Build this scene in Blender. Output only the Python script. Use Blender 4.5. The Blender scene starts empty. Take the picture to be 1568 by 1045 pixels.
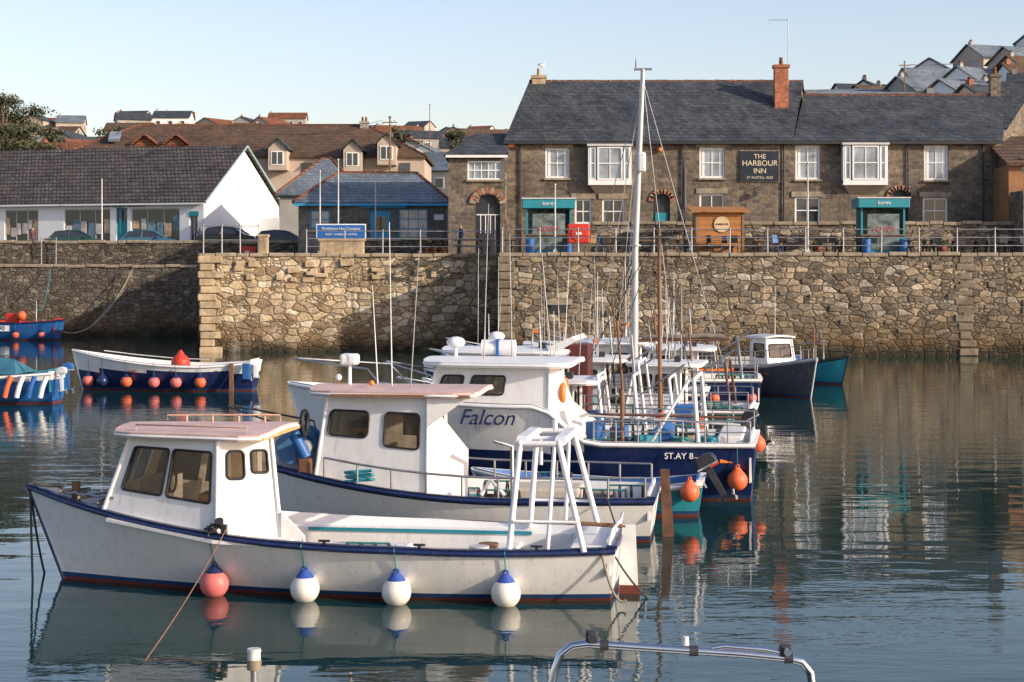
import bpy, math, random
from mathutils import Vector, Matrix
random.seed(7)
F=2700.0; H=4.67; YH=405.0
def X(px,D): return (px-784)*D/F
def Z(py,D): return H-(py-YH)*D/F
V=Vector
sc=bpy.context.scene
# ------------------------------------------------------------ materials
MC={}
def base(name):
    m=bpy.data.materials.new(name); m.use_nodes=True
    nt=m.node_tree; b=nt.nodes['Principled BSDF']
    return m,nt,b
def mixc(nt,fac,a,b,mode='MIX'):
    n=nt.nodes.new('ShaderNodeMix'); n.data_type='RGBA'; n.blend_type=mode
    for k,v in ((0,fac),(6,a),(7,b)):
        if hasattr(v,'links'): nt.links.new(v,n.inputs[k])
        elif k==0: n.inputs[0].default_value=v
        else: n.inputs[k].default_value=(*v[:3],1)
    return n.outputs[2]
def noise_(nt,vec,scale,detail=4,rough=.6):
    n=nt.nodes.new('ShaderNodeTexNoise'); n.inputs['Scale'].default_value=scale
    n.inputs['Detail'].default_value=detail; n.inputs['Roughness'].default_value=rough
    if vec is not None: nt.links.new(vec,n.inputs['Vector'])
    return n
def ramp(nt,fac,stops,const=False):
    r=nt.nodes.new('ShaderNodeValToRGB'); nt.links.new(fac,r.inputs[0])
    if const: r.color_ramp.interpolation='CONSTANT'
    e=r.color_ramp.elements
    while len(e)<len(stops): e.new(.5)
    for i,(p,c) in enumerate(stops):
        e[i].position=p; e[i].color=(c,c,c,1) if not hasattr(c,'__len__') else (*c[:3],1)
    return r.outputs[0]
def mapping(nt,scale=(1,1,1),src='Object'):
    t=nt.nodes.new('ShaderNodeTexCoord'); m=nt.nodes.new('ShaderNodeMapping')
    m.inputs['Scale'].default_value=scale; nt.links.new(t.outputs[src],m.inputs[0]); return m.outputs[0]
def mathn(nt,op,a,b=0):
    n=nt.nodes.new('ShaderNodeMath'); n.operation=op
    for i,v in enumerate((a,b)):
        if hasattr(v,'links'): nt.links.new(v,n.inputs[i])
        else: n.inputs[i].default_value=v
    return n.outputs[0]
def bump(nt,b,h,strength=.3,dist=.02):
    n=nt.nodes.new('ShaderNodeBump'); n.inputs['Strength'].default_value=strength; n.inputs['Distance'].default_value=dist
    nt.links.new(h,n.inputs['Height']); nt.links.new(n.outputs[0],b.inputs['Normal'])
def M(name,col=(.5,.5,.5),rough=.5,metal=0,var=.12,scale=2.5,dirt=None,amt=.35,bmp=.15,bs=30,spec=.5,stain=None):
    if name in MC: return MC[name]
    m,nt,b=base(name)
    v=mapping(nt); n1=noise_(nt,v,scale,5)
    lo=tuple(c*(1-var) for c in col); hi=tuple(min(1,c*(1+var)) for c in col)
    f=ramp(nt,n1.outputs[0],[(.3,0.),(.7,1.)]); c=mixc(nt,f,lo,hi)
    if dirt:
        v2=mapping(nt,(5,5,1.1)); n2=noise_(nt,v2,1.6,7,.7)
        f2=ramp(nt,n2.outputs[0],[(.5,0.),(.78,amt)]); c=mixc(nt,f2,c,dirt)
    if stain:
        n4=noise_(nt,mapping(nt,(9,9,.9)),1.3,6,.75); c=mixc(nt,ramp(nt,n4.outputs[0],[(.58,0.),(.74,.6)]),c,stain)
        n5=noise_(nt,mapping(nt,(1,1,1)),14,5,.7); c=mixc(nt,ramp(nt,n5.outputs[0],[(.66,0.),(.76,.5)]),c,stain)
    nt.links.new(c,b.inputs['Base Color'])
    b.inputs['Metallic'].default_value=metal
    n3=noise_(nt,v,bs,3)
    r=ramp(nt,n1.outputs[0],[(.25,max(.02,rough-.08)),(.75,min(1,rough+.12))]); nt.links.new(r,b.inputs['Roughness'])
    b.inputs['Specular IOR Level'].default_value=spec
    if bmp: bump(nt,b,n3.outputs[0],bmp,.01)
    MC[name]=m; return m
def clearglass(name,tint,fac):
    m,nt,b=base(name); b.inputs['Base Color'].default_value=(.05,.045,.04,1); b.inputs['Roughness'].default_value=.04; b.inputs['Specular IOR Level'].default_value=1.
    t=nt.nodes.new('ShaderNodeBsdfTransparent'); t.inputs[0].default_value=(*tint,1); mx=nt.nodes.new('ShaderNodeMixShader')
    n=noise_(nt,mapping(nt),3,5,.7); nt.links.new(ramp(nt,n.outputs[0],[(.3,fac),(.75,min(1,fac+.3))]),mx.inputs[0])
    nt.links.new(t.outputs[0],mx.inputs[1]); nt.links.new(b.outputs[0],mx.inputs[2]); nt.links.new(mx.outputs[0],nt.nodes['Material Output'].inputs[0])
    MC[name]=m; return m
def xzvec(nt,sx,sz,warp=.0,wscale=1.5):
    t=nt.nodes.new('ShaderNodeTexCoord'); s=nt.nodes.new('ShaderNodeSeparateXYZ')
    src=t.outputs['Object']
    if warp:
        n=noise_(nt,src,wscale,3); a=nt.nodes.new('ShaderNodeVectorMath'); a.operation='MULTIPLY_ADD'
        nt.links.new(n.outputs['Color'],a.inputs[0]); a.inputs[1].default_value=(warp,)*3; nt.links.new(src,a.inputs[2]); src=a.outputs[0]
    nt.links.new(src,s.inputs[0])
    c=nt.nodes.new('ShaderNodeCombineXYZ')
    xy=mathn(nt,'ADD',s.outputs[0],s.outputs[1])
    nt.links.new(mathn(nt,'MULTIPLY',xy,sx),c.inputs[0]); nt.links.new(mathn(nt,'MULTIPLY',s.outputs[2],sz),c.inputs[1])
    return c.outputs[0]
def stone(name,cols,joint_col,w=.5,h=.3,tide=False,bs=1.0,rnd=.8,thr=.7):
    if name in MC: return MC[name]
    m,nt,b=base(name)
    v=xzvec(nt,1/w,1/h,.3*w,2.6)
    def vor(feat,sc_=1.,r=rnd):
        vo=nt.nodes.new('ShaderNodeTexVoronoi'); vo.voronoi_dimensions='2D'; vo.feature=feat; vo.inputs['Scale'].default_value=sc_; vo.inputs['Randomness'].default_value=r; nt.links.new(v,vo.inputs['Vector']); return vo
    vo=vor('F1'); ve=vor('DISTANCE_TO_EDGE'); v2=vor('F1',2.1,1.); v3=vor('DISTANCE_TO_EDGE',2.1,1.)
    sp=nt.nodes.new('ShaderNodeSeparateColor'); nt.links.new(vo.outputs['Color'],sp.inputs[0])
    sp2=nt.nodes.new('ShaderNodeSeparateColor'); nt.links.new(v2.outputs['Color'],sp2.inputs[0])
    small=mathn(nt,'GREATER_THAN',sp.outputs[2],thr)
    def sel(a,b_): return mathn(nt,'ADD',mathn(nt,'MULTIPLY',a,mathn(nt,'SUBTRACT',1,small)),mathn(nt,'MULTIPLY',b_,small))
    rv=sel(sp.outputs[0],sp2.outputs[0]); ed=mathn(nt,'MINIMUM',ve.outputs['Distance'],mathn(nt,'ADD',mathn(nt,'MULTIPLY',v3.outputs['Distance'],.6),mathn(nt,'MULTIPLY',mathn(nt,'SUBTRACT',1,small),5)))
    k=len(cols); c=ramp(nt,rv,[(i/k,cols[i]) for i in range(k)],True)
    o=mapping(nt); big=noise_(nt,o,.3,5,.65); fine=noise_(nt,o,8,7,.75); mid=noise_(nt,o,1.7,5,.7)
    c=mixc(nt,.75,c,ramp(nt,fine.outputs[0],[(.3,.1),(.7,.9)]),'OVERLAY')
    c=mixc(nt,.6,c,ramp(nt,big.outputs[0],[(.32,.25),(.68,.75)]),'OVERLAY')
    c=mixc(nt,.5,c,ramp(nt,mid.outputs[0],[(.32,.25),(.68,.75)]),'OVERLAY')
    e=ramp(nt,ed,[(.01,.85),(.075,0.)])
    c=mixc(nt,e,c,joint_col)  # joints coloured dark so they read as shadow between the stones
    if tide:
        g=nt.nodes.new('ShaderNodeNewGeometry'); s=nt.nodes.new('ShaderNodeSeparateXYZ'); nt.links.new(g.outputs['Position'],s.inputs[0])
        wz=mathn(nt,'ADD',s.outputs[2],mathn(nt,'MULTIPLY',mathn(nt,'ADD',big.outputs[0],mid.outputs[0]),1.4))
        wz=mathn(nt,'MULTIPLY',wz,.2)
        c=mixc(nt,ramp(nt,wz,[(.38,.8),(.72,0.)]),c,(.13,.08,.035))
        c=mixc(nt,ramp(nt,wz,[(.30,.97),(.44,0.)]),c,(.028,.026,.016))
        st=noise_(nt,mapping(nt,(1.3,1.3,.16)),1.,5,.7)
        c=mixc(nt,ramp(nt,st.outputs[0],[(.5,0.),(.7,.5)]),c,(.07,.058,.04))
        ws=noise_(nt,mapping(nt,(1,1,.6)),.8,5,.7); c=mixc(nt,ramp(nt,ws.outputs[0],[(.6,0.),(.72,.5)]),c,(.46,.42,.35))
    nt.links.new(c,b.inputs['Base Color']); b.inputs['Roughness'].default_value=.9; b.inputs['Specular IOR Level'].default_value=.25
    hgt=mathn(nt,'ADD',ramp(nt,ed,[(.0,0.),(.14,1.)]),mathn(nt,'MULTIPLY',fine.outputs[0],.9))
    hgt=mathn(nt,'ADD',hgt,mathn(nt,'MULTIPLY',rv,.7))
    bump(nt,b,hgt,.8*bs,.075)
    MC[name]=m; return m
def brick(name,c1,c2,joint_col,w=.5,h=.25,ms=.02,moss=None,rough=.85,bs=.5,dist=.02,warp=.04,spec=.25):
    if name in MC: return MC[name]
    m,nt,b=base(name)
    v=xzvec(nt,1,1,warp,3)
    br=nt.nodes.new('ShaderNodeTexBrick'); nt.links.new(v,br.inputs['Vector'])
    br.inputs['Color1'].default_value=(*c1,1); br.inputs['Color2'].default_value=(*c2,1); br.inputs['Mortar'].default_value=(*joint_col,1)
    br.inputs['Scale'].default_value=1; br.inputs['Brick Width'].default_value=w; br.inputs['Row Height'].default_value=h; br.inputs['Mortar Size'].default_value=ms
    br.inputs['Mortar Smooth'].default_value=.3; br.offset=.5
    o=mapping(nt); big=noise_(nt,o,.5,6,.7); fine=noise_(nt,o,5,6,.75)
    c=mixc(nt,.7,br.outputs[0],ramp(nt,fine.outputs[0],[(.3,.12),(.7,.88)]),'OVERLAY')
    c=mixc(nt,.7,c,ramp(nt,big.outputs[0],[(.3,.2),(.7,.8)]),'OVERLAY')
    if moss: c=mixc(nt,ramp(nt,noise_(nt,mapping(nt,(1,1,.6)),.9,8,.75).outputs[0],[(.5,0.),(.7,.6)]),c,moss)
    nt.links.new(c,b.inputs['Base Color']); b.inputs['Roughness'].default_value=rough; b.inputs['Specular IOR Level'].default_value=spec
    hg=mathn(nt,'SUBTRACT',mathn(nt,'MULTIPLY',fine.outputs[0],.5),br.outputs['Fac'])
    bump(nt,b,hg,bs,dist); MC[name]=m; return m

white=M('white_gelcoat',(.8,.79,.76),.3,var=.04,dirt=(.5,.42,.3),amt=.35,bmp=.05,stain=(.34,.22,.12))
whiteP=M('white_paint',(.8,.8,.78),.45,var=.04,dirt=(.5,.42,.32),amt=.3,bmp=.05)
whiteW=M('white_render',(.8,.8,.78),.8,var=.05,scale=1,dirt=(.5,.48,.42),amt=.2)
navy=M('navy_paint',(.012,.025,.1),.3,dirt=(.1,.1,.12),amt=.35)
blue=M('blue_paint',(.02,.12,.36),.4,dirt=(.12,.16,.2),amt=.4)
teal=M('teal_paint',(.02,.24,.3),.5,var=.1)
red=M('red_paint',(.55,.04,.02),.45)
anti=M('antifoul_red',(.16,.03,.02),.7,dirt=(.05,.06,.03),amt=.7)
boot=M('boot_top_blue',(.015,.06,.17),.5)
pinkroof=M('weathered_pink_roof',(.6,.42,.37),.65,var=.15,dirt=(.35,.22,.14),amt=.6,stain=(.35,.16,.08))
orange=M('orange_plastic',(.75,.2,.03),.45)
ofloat=M('orange_float',(.75,.14,.05),.5,dirt=(.35,.15,.1),amt=.5)
pfloat=M('pink_float',(.68,.16,.15),.5,dirt=(.5,.3,.25),amt=.5)
wfloat=M('white_float',(.78,.75,.68),.45,dirt=(.45,.36,.22),amt=.4,stain=(.3,.2,.1))
bfloat=M('blue_float',(.03,.08,.35),.5)
black=M('black_rubber',(.015,.015,.017),.6)
dark=M('dark_paint',(.03,.03,.035),.5)
steel=M('galvanised_steel',(.35,.36,.37),.4,.7,var=.2,dirt=(.25,.14,.07),amt=.4)
chrome=M('polished_steel',(.6,.6,.62),.18,1,var=.05,bmp=0)
wood=M('brown_wood',(.2,.1,.05),.7,var=.3,scale=6)
rustw=M('rusty_wood',(.13,.06,.035),.8,var=.4,scale=5)
kwood=M('kiosk_wood',(.4,.17,.05),.7,var=.2,scale=6)
deckm=M('deck_cream',(.52,.46,.38),.7,var=.15,dirt=(.25,.18,.1),amt=.6)
rope=M('rope',(.3,.26,.2),.9,var=.3,scale=20)
ropeg=M('green_rope',(.05,.22,.2),.9)
roped=M('dark_rope',(.05,.045,.04),.9)
grey=M('grey_paint',(.3,.31,.32),.5)
lgrey=M('light_grey_paint',(.55,.55,.54),.5,dirt=(.3,.2,.12),amt=.4)
maroon=M('maroon_paint',(.1,.02,.02),.5)
glassb=clearglass('cabin_glass',(.78,.72,.64),.22)
glassd=M('window_glass_dark',(.03,.035,.04),.06,.0,var=.5,scale=1.3,bmp=0,spec=1.)
glassl=M('window_glass_sky_curtained',(.27,.31,.35),.08,.15,var=.6,scale=1.,bmp=0,spec=1.)  # grey-blue base colour paints in reflected sky as well as curtains
slate=brick('slate_roof',(.038,.045,.055),(.07,.077,.085),(.02,.02,.024),.32,.2,.012,moss=(.12,.13,.12),rough=.65,bs=.6)
slateL=brick('light_slate_roof',(.13,.17,.2),(.19,.22,.25),(.06,.07,.08),.32,.2,.015,moss=(.2,.17,.12),rough=.65,bs=.6)
tileB=brick('brown_tile_roof',(.12,.075,.05),(.16,.1,.065),(.05,.03,.02),.3,.22,.03,moss=(.1,.085,.05),bs=.8)
tileG=brick('grey_tile_roof',(.085,.072,.07),(.14,.12,.11),(.03,.027,.027),.35,.3,.05,moss=(.16,.13,.11),bs=1.,dist=.06)
tileO=brick('orange_tile_roof',(.26,.1,.05),(.2,.08,.045),(.07,.03,.02),.3,.25,.03,bs=.6)
innst=brick('granite_inn_wall',(.21,.165,.115),(.1,.085,.07),(.22,.185,.145),.5,.25,.022,moss=(.08,.062,.045),bs=.8,dist=.04,warp=.14)
cotst=brick('blue_stone_wall',(.2,.18,.15),(.12,.115,.1),(.2,.19,.16),.5,.22,.02,bs=.6,dist=.03)
redbr=brick('red_brick',(.42,.13,.06),(.33,.1,.045),(.3,.22,.17),.22,.075,.01)
qwall=stone('harbour_granite',[(.14,.11,.08),(.32,.25,.17),(.22,.18,.13),(.4,.34,.26),(.25,.19,.13),(.17,.145,.11),(.3,.24,.16)],(.08,.065,.045),.62,.31,True,1.)
pwall=stone('pier_granite',[(.28,.2,.12),(.54,.42,.27),(.4,.31,.2),(.6,.5,.36),(.33,.25,.16),(.48,.36,.22)],(.15,.115,.075),.66,.36,True,1.)
lwall=stone('old_wall_stone',[(.1,.085,.065),(.2,.165,.125),(.15,.125,.095),(.12,.1,.08)],(.05,.04,.03),.45,.24,True,.9)
cope=M('granite_coping',(.3,.245,.175),.88,var=.35,scale=2.5,bmp=.7,bs=9,dirt=(.1,.08,.06),amt=.6)
butt=M('granite_buttress',(.2,.16,.11),.9,var=.5,scale=2.,bmp=.8,bs=8,dirt=(.08,.06,.04),amt=.8,stain=(.07,.05,.03))
quoin=M('granite_quoin',(.42,.32,.2),.88,var=.4,scale=1.7,bmp=.8,bs=7,dirt=(.12,.085,.05),amt=.7,stain=(.12,.08,.04))
tarmac=M('quay_paving',(.12,.115,.1),.9,var=.2,scale=.7,bmp=.4)
rendO=M('orange_render',(.3,.15,.07),.85,var=.3,scale=1.2,dirt=(.12,.07,.04),amt=.6)
rendC=M('cream_render',(.47,.38,.3),.85,var=.12,scale=.8)
rendG=M('grey_render',(.36,.33,.29),.85,var=.15,scale=.8)
skin=M('skin',(.5,.3,.22),.6,bmp=0); hair=M('hair',(.06,.04,.025),.7)
# ------------------------------------------------------------ geometry group
class G:
    def __init__(s,name,loc=(0,0,0),rz=0,single=False):
        s.name=name; s.single=single; s.p={}; s.bev={}; s.loc=loc; s.rz=rz
        if not single:
            s.e=bpy.data.objects.new(name,None); sc.collection.objects.link(s.e); s.e.location=loc; s.e.rotation_euler=(0,0,math.radians(rz)); s.e.empty_display_size=.5
    def add(s,part,mat,vs,fs,smooth=False):
        if s.single: part='body'
        d=s.p.setdefault(part,dict(v=[],f=[],m=[],mats=[],s=[]))
        if mat not in d['mats']: d['mats'].append(mat)
        mi=d['mats'].index(mat); o=len(d['v'])
        d['v']+= [tuple(v) for v in vs]; d['f']+=[tuple(i+o for i in f) for f in fs]; d['m']+=[mi]*len(fs); d['s']+=[smooth]*len(fs)
    def box(s,part,mat,c,sz,rz=0,ry=0,rx=0,taper=1,bev=0):
        R=Matrix.Rotation(math.radians(rz),3,'Z')@Matrix.Rotation(math.radians(ry),3,'Y')@Matrix.Rotation(math.radians(rx),3,'X')
        vs=[]
        for dz in (-.5,.5):
            k=taper if dz>0 else 1
            for dx,dy in ((-.5,-.5),(.5,-.5),(.5,.5),(-.5,.5)): vs.append(V(c)+R@V((dx*sz[0]*k,dy*sz[1]*k,dz*sz[2])))
        s.add(part,mat,vs,[(3,2,1,0),(4,5,6,7),(0,1,5,4),(1,2,6,5),(2,3,7,6),(3,0,4,7)])
        if bev: s.bev[part]=bev
    def hexa(s,part,mat,vs): s.add(part,mat,vs,[(3,2,1,0),(4,5,6,7),(0,1,5,4),(1,2,6,5),(2,3,7,6),(3,0,4,7)])
    def prism(s,part,mat,A,B,smooth=False):
        n=len(A); s.add(part,mat,list(A)+list(B),[tuple(range(n))[::-1],tuple(range(n,2*n))]+[(i,(i+1)%n,n+(i+1)%n,n+i) for i in range(n)],smooth)
    def tube(s,part,mat,pts,r,n=8,closed=False,r1=None):
        pts=[V(p) for p in pts]; N=len(pts); vs=[]; fs=[]; up=None
        for i,p in enumerate(pts):
            if closed: d=(pts[(i+1)%N]-pts[i-1])
            else: d=(pts[min(i+1,N-1)]-pts[max(i-1,0)])
            d.normalize()
            if up is None: up=V((0,0,1)) if abs(d.z)<.9 else V((1,0,0))
            a=(up-d*up.dot(d))
            if a.length<1e-4: a=V((1,0,0))-d*d.x
            a.normalize(); b=d.cross(a); up=a
            rr=r if r1 is None else r+(r1-r)*i/(N-1)
            for k in range(n):
                t=2*math.pi*k/n; vs.append(p+a*math.cos(t)*rr+b*math.sin(t)*rr)
        for i in range(N if closed else N-1):
            j=(i+1)%N
            for k in range(n): fs.append((i*n+k,i*n+(k+1)%n,j*n+(k+1)%n,j*n+k))
        s.add(part,mat,vs,fs,True)
        if not closed: s.add(part,mat,vs[:n],[tuple(range(n))]); s.add(part,mat,vs[-n:],[tuple(range(n))])
    def cone(s,part,mat,p0,p1,r0,r1,n=16):
        s.tube(part,mat,[p0,p1],r0,n,r1=r1)
    def ball(s,part,mat,c,r,n=14,zmin=-1):
        if not hasattr(r,'__len__'): r=(r,r,r)
        vs=[];fs=[];m=n//2+2
        for i in range(m+1):
            ph=math.pi*i/m; z=max(math.cos(ph),zmin)
            for k in range(n):
                t=2*math.pi*k/n; vs.append((c[0]+r[0]*math.sin(ph)*math.cos(t),c[1]+r[1]*math.sin(ph)*math.sin(t),c[2]+r[2]*z))
        for i in range(m):
            for k in range(n): fs.append((i*n+k,(i+1)*n+k,(i+1)*n+(k+1)%n,i*n+(k+1)%n))
        s.add(part,mat,vs,fs,True)
    def ring(s,part,mat,c,R,r,axis='y',n=20):
        pts=[]
        for i in range(n):
            t=2*math.pi*i/n; a,b=R*math.cos(t),R*math.sin(t)
            pts.append(V(c)+(V((a,0,b)) if axis=='y' else V((0,a,b)) if axis=='x' else V((a,b,0))))
        s.tube(part,mat,pts,r,8,True)
    def panel(s,part,mat,q,u0,u1,v0,v1,r=0,o0=0,o1=.02):
        q=[V(p) for p in q]; nrm=(q[1]-q[0]).cross(q[3]-q[0]).normalized()
        lu=max((q[1]-q[0]).length,1e-3); lv=max((q[3]-q[0]).length,1e-3)
        uv=rrect(u0,u1,v0,v1,r/lu,r/lv) if r else [(u0,v0),(u1,v0),(u1,v1),(u0,v1)]
        s.prism(part,mat,[bil(q,*p)+nrm*o0 for p in uv],[bil(q,*p)+nrm*o1 for p in uv])
    def text(s,part,st,mat,pos,size,right=(1,0,0),up=(0,0,1),ext=.01,shear=0,align='CENTER'):
        c=bpy.data.curves.new(part,'FONT'); c.body=st; c.size=size; c.extrude=ext; c.align_x=align; c.align_y='CENTER'; c.shear=shear
        o=bpy.data.objects.new(part,c); c.materials.append(mat); sc.collection.objects.link(o); o.parent=s.e
        r=V(right).normalized(); u=V(up).normalized(); n=r.cross(u)
        m=Matrix((r,u,n)).transposed().to_4x4(); m.translation=V(pos); o.matrix_local=m
    def done(s):
        import bmesh
        for part,d in s.p.items():
            me=bpy.data.meshes.new(part if not s.single else s.name); me.from_pydata(d['v'],[],d['f'])
            for m in d['mats']: me.materials.append(m)
            me.polygons.foreach_set('material_index',d['m']); me.polygons.foreach_set('use_smooth',d['s'])
            bm=bmesh.new(); bm.from_mesh(me); bmesh.ops.recalc_face_normals(bm,faces=bm.faces); bm.to_mesh(me); bm.free()
            o=bpy.data.objects.new(part if not s.single else s.name,me); sc.collection.objects.link(o)
            if s.single: o.location=s.loc; o.rotation_euler=(0,0,math.radians(s.rz))
            else: o.parent=s.e
            if part in s.bev:
                b=o.modifiers.new('bevel','BEVEL'); b.width=s.bev[part]; b.segments=2; b.limit_method='ANGLE'
        return s
def bil(q,u,v): return (q[0]*(1-u)+q[1]*u)*(1-v)+(q[3]*(1-u)+q[2]*u)*v
def rrect(u0,u1,v0,v1,ru,rv):
    uv=[]
    for cu,cv,a0 in ((u1-ru,v1-rv,0),(u0+ru,v1-rv,90),(u0+ru,v0+rv,180),(u1-ru,v0+rv,270)):
        for k in range(5):
            t=math.radians(a0+k*22.5); uv.append((cu+ru*math.cos(t),cv+rv*math.sin(t)))
    return uv
# ------------------------------------------------------------ walls with real openings
def holed(g,part,mat,x0,x1,z0,z1,y,ops,depth=.22):
    xs=sorted({x0,x1,*[o[0] for o in ops],*[o[1] for o in ops]}); zs=sorted({z0,z1,*[o[2] for o in ops],*[o[3] for o in ops]})
    xs=[a for a in xs if x0<=a<=x1]; zs=[a for a in zs if z0<=a<=z1]
    vs=[];fs=[]
    for i in range(len(xs)-1):
        for j in range(len(zs)-1):
            cx,cz=(xs[i]+xs[i+1])/2,(zs[j]+zs[j+1])/2
            if any(o[0]<cx<o[1] and o[2]<cz<o[3] for o in ops): continue
            k=len(vs); vs+=[(xs[i],y,zs[j]),(xs[i+1],y,zs[j]),(xs[i+1],y,zs[j+1]),(xs[i],y,zs[j+1])]; fs.append((k,k+1,k+2,k+3))
    for a,b,c,d in [o[:4] for o in ops]:
        k=len(vs); vs+=[(a,y,c),(b,y,c),(b,y,d),(a,y,d),(a,y+depth,c),(b,y+depth,c),(b,y+depth,d),(a,y+depth,d)]
        fs+=[(k,k+1,k+5,k+4),(k+1,k+2,k+6,k+5),(k+2,k+3,k+7,k+6),(k+3,k,k+4,k+7)]
    g.add(part,mat,vs,fs)
def sash(g,a,b,c,d,y,fr=None,gl=None,nx=2,nz=2,t=.09,sill=True):
    fr=fr or whiteP; gl=gl or glassl
    g.box('window_glass',gl,((a+b)/2,y+.03,(c+d)/2),(b-a,.02,d-c),rz=random.uniform(-.8,.8))
    for xx in (a+t/2,b-t/2): g.box('window_frames',fr,(xx,y-.01,(c+d)/2),(t,.09,d-c))
    for zz in (c+t/2,d-t/2): g.box('window_frames',fr,((a+b)/2,y-.008,zz),(b-a-2*t,.085,t))
    for i in range(1,nx): g.box('glazing_bars',fr,(a+(b-a)*i/nx,y,(c+d)/2),(.05,.05,d-c-2*t))
    for i in range(1,nz): g.box('glazing_bars',fr,((a+b)/2,y-.005,c+(d-c)*i/nz),(b-a-2*t,.07,.06))
    if sill: g.box('window_sills',cope,((a+b)/2,y-.18,c-.06),(b-a+.16,.22,.1))
def slope(g,part,mat,P4,th=.14):
    P4=[V(p) for p in P4]; n=(P4[1]-P4[0]).cross(P4[3]-P4[0]).normalized()
    if n.z<0: n=-n
    g.prism(part,mat,P4,[p+n*th for p in P4])
# ------------------------------------------------------------ world + sun + camera
sun_dir=V((.88,-.46,.36)).normalized()
el=math.asin(sun_dir.z); rot=math.atan2(sun_dir.x,sun_dir.y)
w=bpy.data.worlds.new('World'); sc.world=w; w.use_nodes=True; nt=w.node_tree
sk=nt.nodes.new('ShaderNodeTexSky'); sk.sky_type='NISHITA'; sk.sun_disc=False; sk.sun_elevation=el; sk.sun_rotation=rot
sk.air_density=1.; sk.dust_density=1.3; sk.ozone_density=1.8
bg=nt.nodes['Background']
sky_gain=nt.nodes.new('ShaderNodeMix'); sky_gain.data_type='RGBA'; sky_gain.blend_type='MULTIPLY'; sky_gain.inputs[0].default_value=1; sky_gain.clamp_result=False  # plain gain: brightens and warms the sky colour, lifting the fill light
nt.links.new(sk.outputs[0],sky_gain.inputs[6]); sky_gain.inputs[7].default_value=(1.66,1.42,1.42,1); nt.links.new(sky_gain.outputs[2],bg.inputs[0]); bg.inputs[1].default_value=.15
L=bpy.data.lights.new('sun','SUN'); L.energy=4.9; L.angle=math.radians(.5); L.color=(1,.87,.7)
so=bpy.data.objects.new('sun',L); sc.collection.objects.link(so); so.rotation_euler=sun_dir.to_track_quat('Z','Y').to_euler(); so.location=(60,-40,40)
cam=bpy.data.cameras.new('camera'); co=bpy.data.objects.new('camera',cam); sc.collection.objects.link(co)
co.location=(0,0,H); co.rotation_euler=(math.radians(90),0,0); cam.sensor_width=36; cam.lens=36*F/1568; cam.shift_y=-(522.5-YH)/1568
cam.clip_start=.2; cam.clip_end=6000; sc.camera=co
sc.view_settings.view_transform='Standard'; sc.view_settings.look='None'; sc.view_settings.exposure=0
# ------------------------------------------------------------ water
m,nt,b=base('harbour_water'); b.inputs['Base Color'].default_value=(.01,.036,.032,1); b.inputs['Roughness'].default_value=.015; b.inputs['IOR'].default_value=1.333
n1=noise_(nt,mapping(nt,(.45,1.0,1)),1.1,2,.45); n2=noise_(nt,mapping(nt,(.7,1.6,1)),4.5,2,.5); n3=noise_(nt,mapping(nt,(1,.45,1)),.11,3,.5)
msk=ramp(nt,n3.outputs[0],[(.42,.12),(.62,1.)])
hh=mathn(nt,'ADD',mathn(nt,'MULTIPLY',n1.outputs[0],.9),mathn(nt,'MULTIPLY',mathn(nt,'MULTIPLY',n2.outputs[0],.3),msk))
bump(nt,b,hh,1.,.015)
g=G('harbour_water',single=True); g.add('w',m,[(-900,-300,0),(900,-300,0),(900,200,0),(-900,200,0)],[(0,1,2,3)]); g.done()
# ------------------------------------------------------------ terrain
def sm(t): t=max(0,min(1,t)); return t*t*(3-2*t)
def hz(x,y):
    return 5.1+ (.5 if x<-17 else 0)*sm((y-112)/4)+39*sm((y-150)/430)*(1-.45*sm((x-20)/60))+22*sm((x-22)/50)*sm((y-120)/100)*(1-sm((y-265)/120)) + (random.random()-.5)*.1
grass=M('hill_grass',(.07,.1,.035),.95,var=.5,scale=.02,dirt=(.12,.09,.05),amt=.6,bmp=0)
g=G('hill_terrain',single=True); vs=[];fs=[];nx=80;ys=[118+ (i/60)**2.2*2800 for i in range(61)]
for y in ys:
    for i in range(nx+1):
        x=(-1+2*i/nx)*(120+y*.8); vs.append((x,y,hz(x,y)-.15))
for j in range(60):
    for i in range(nx): k=j*(nx+1)+i; fs.append((k,k+1,k+nx+2,k+nx+1))
g.add('t',grass,vs,fs,True); g.done()
g=G('quay_ground',single=True); QZ=5.2; PD=95.9
g.add('q',tarmac,[(-.7,90.3,QZ),(90,90.3,QZ),(90,122,QZ),(-.7,122,QZ),(-16.6,93.6,QZ),(-.85,PD+.1,QZ),(-.7,PD+.2,QZ),(-16.6,122,QZ)],[(0,1,2,3),(4,5,6,3,7)]); 
g.add('q',tarmac,[(-120,117.4,5.55),(-10,117.4,5.55),(-10,160,5.55),(-120,160,5.55)],[(0,1,2,3)]); g.done()
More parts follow.
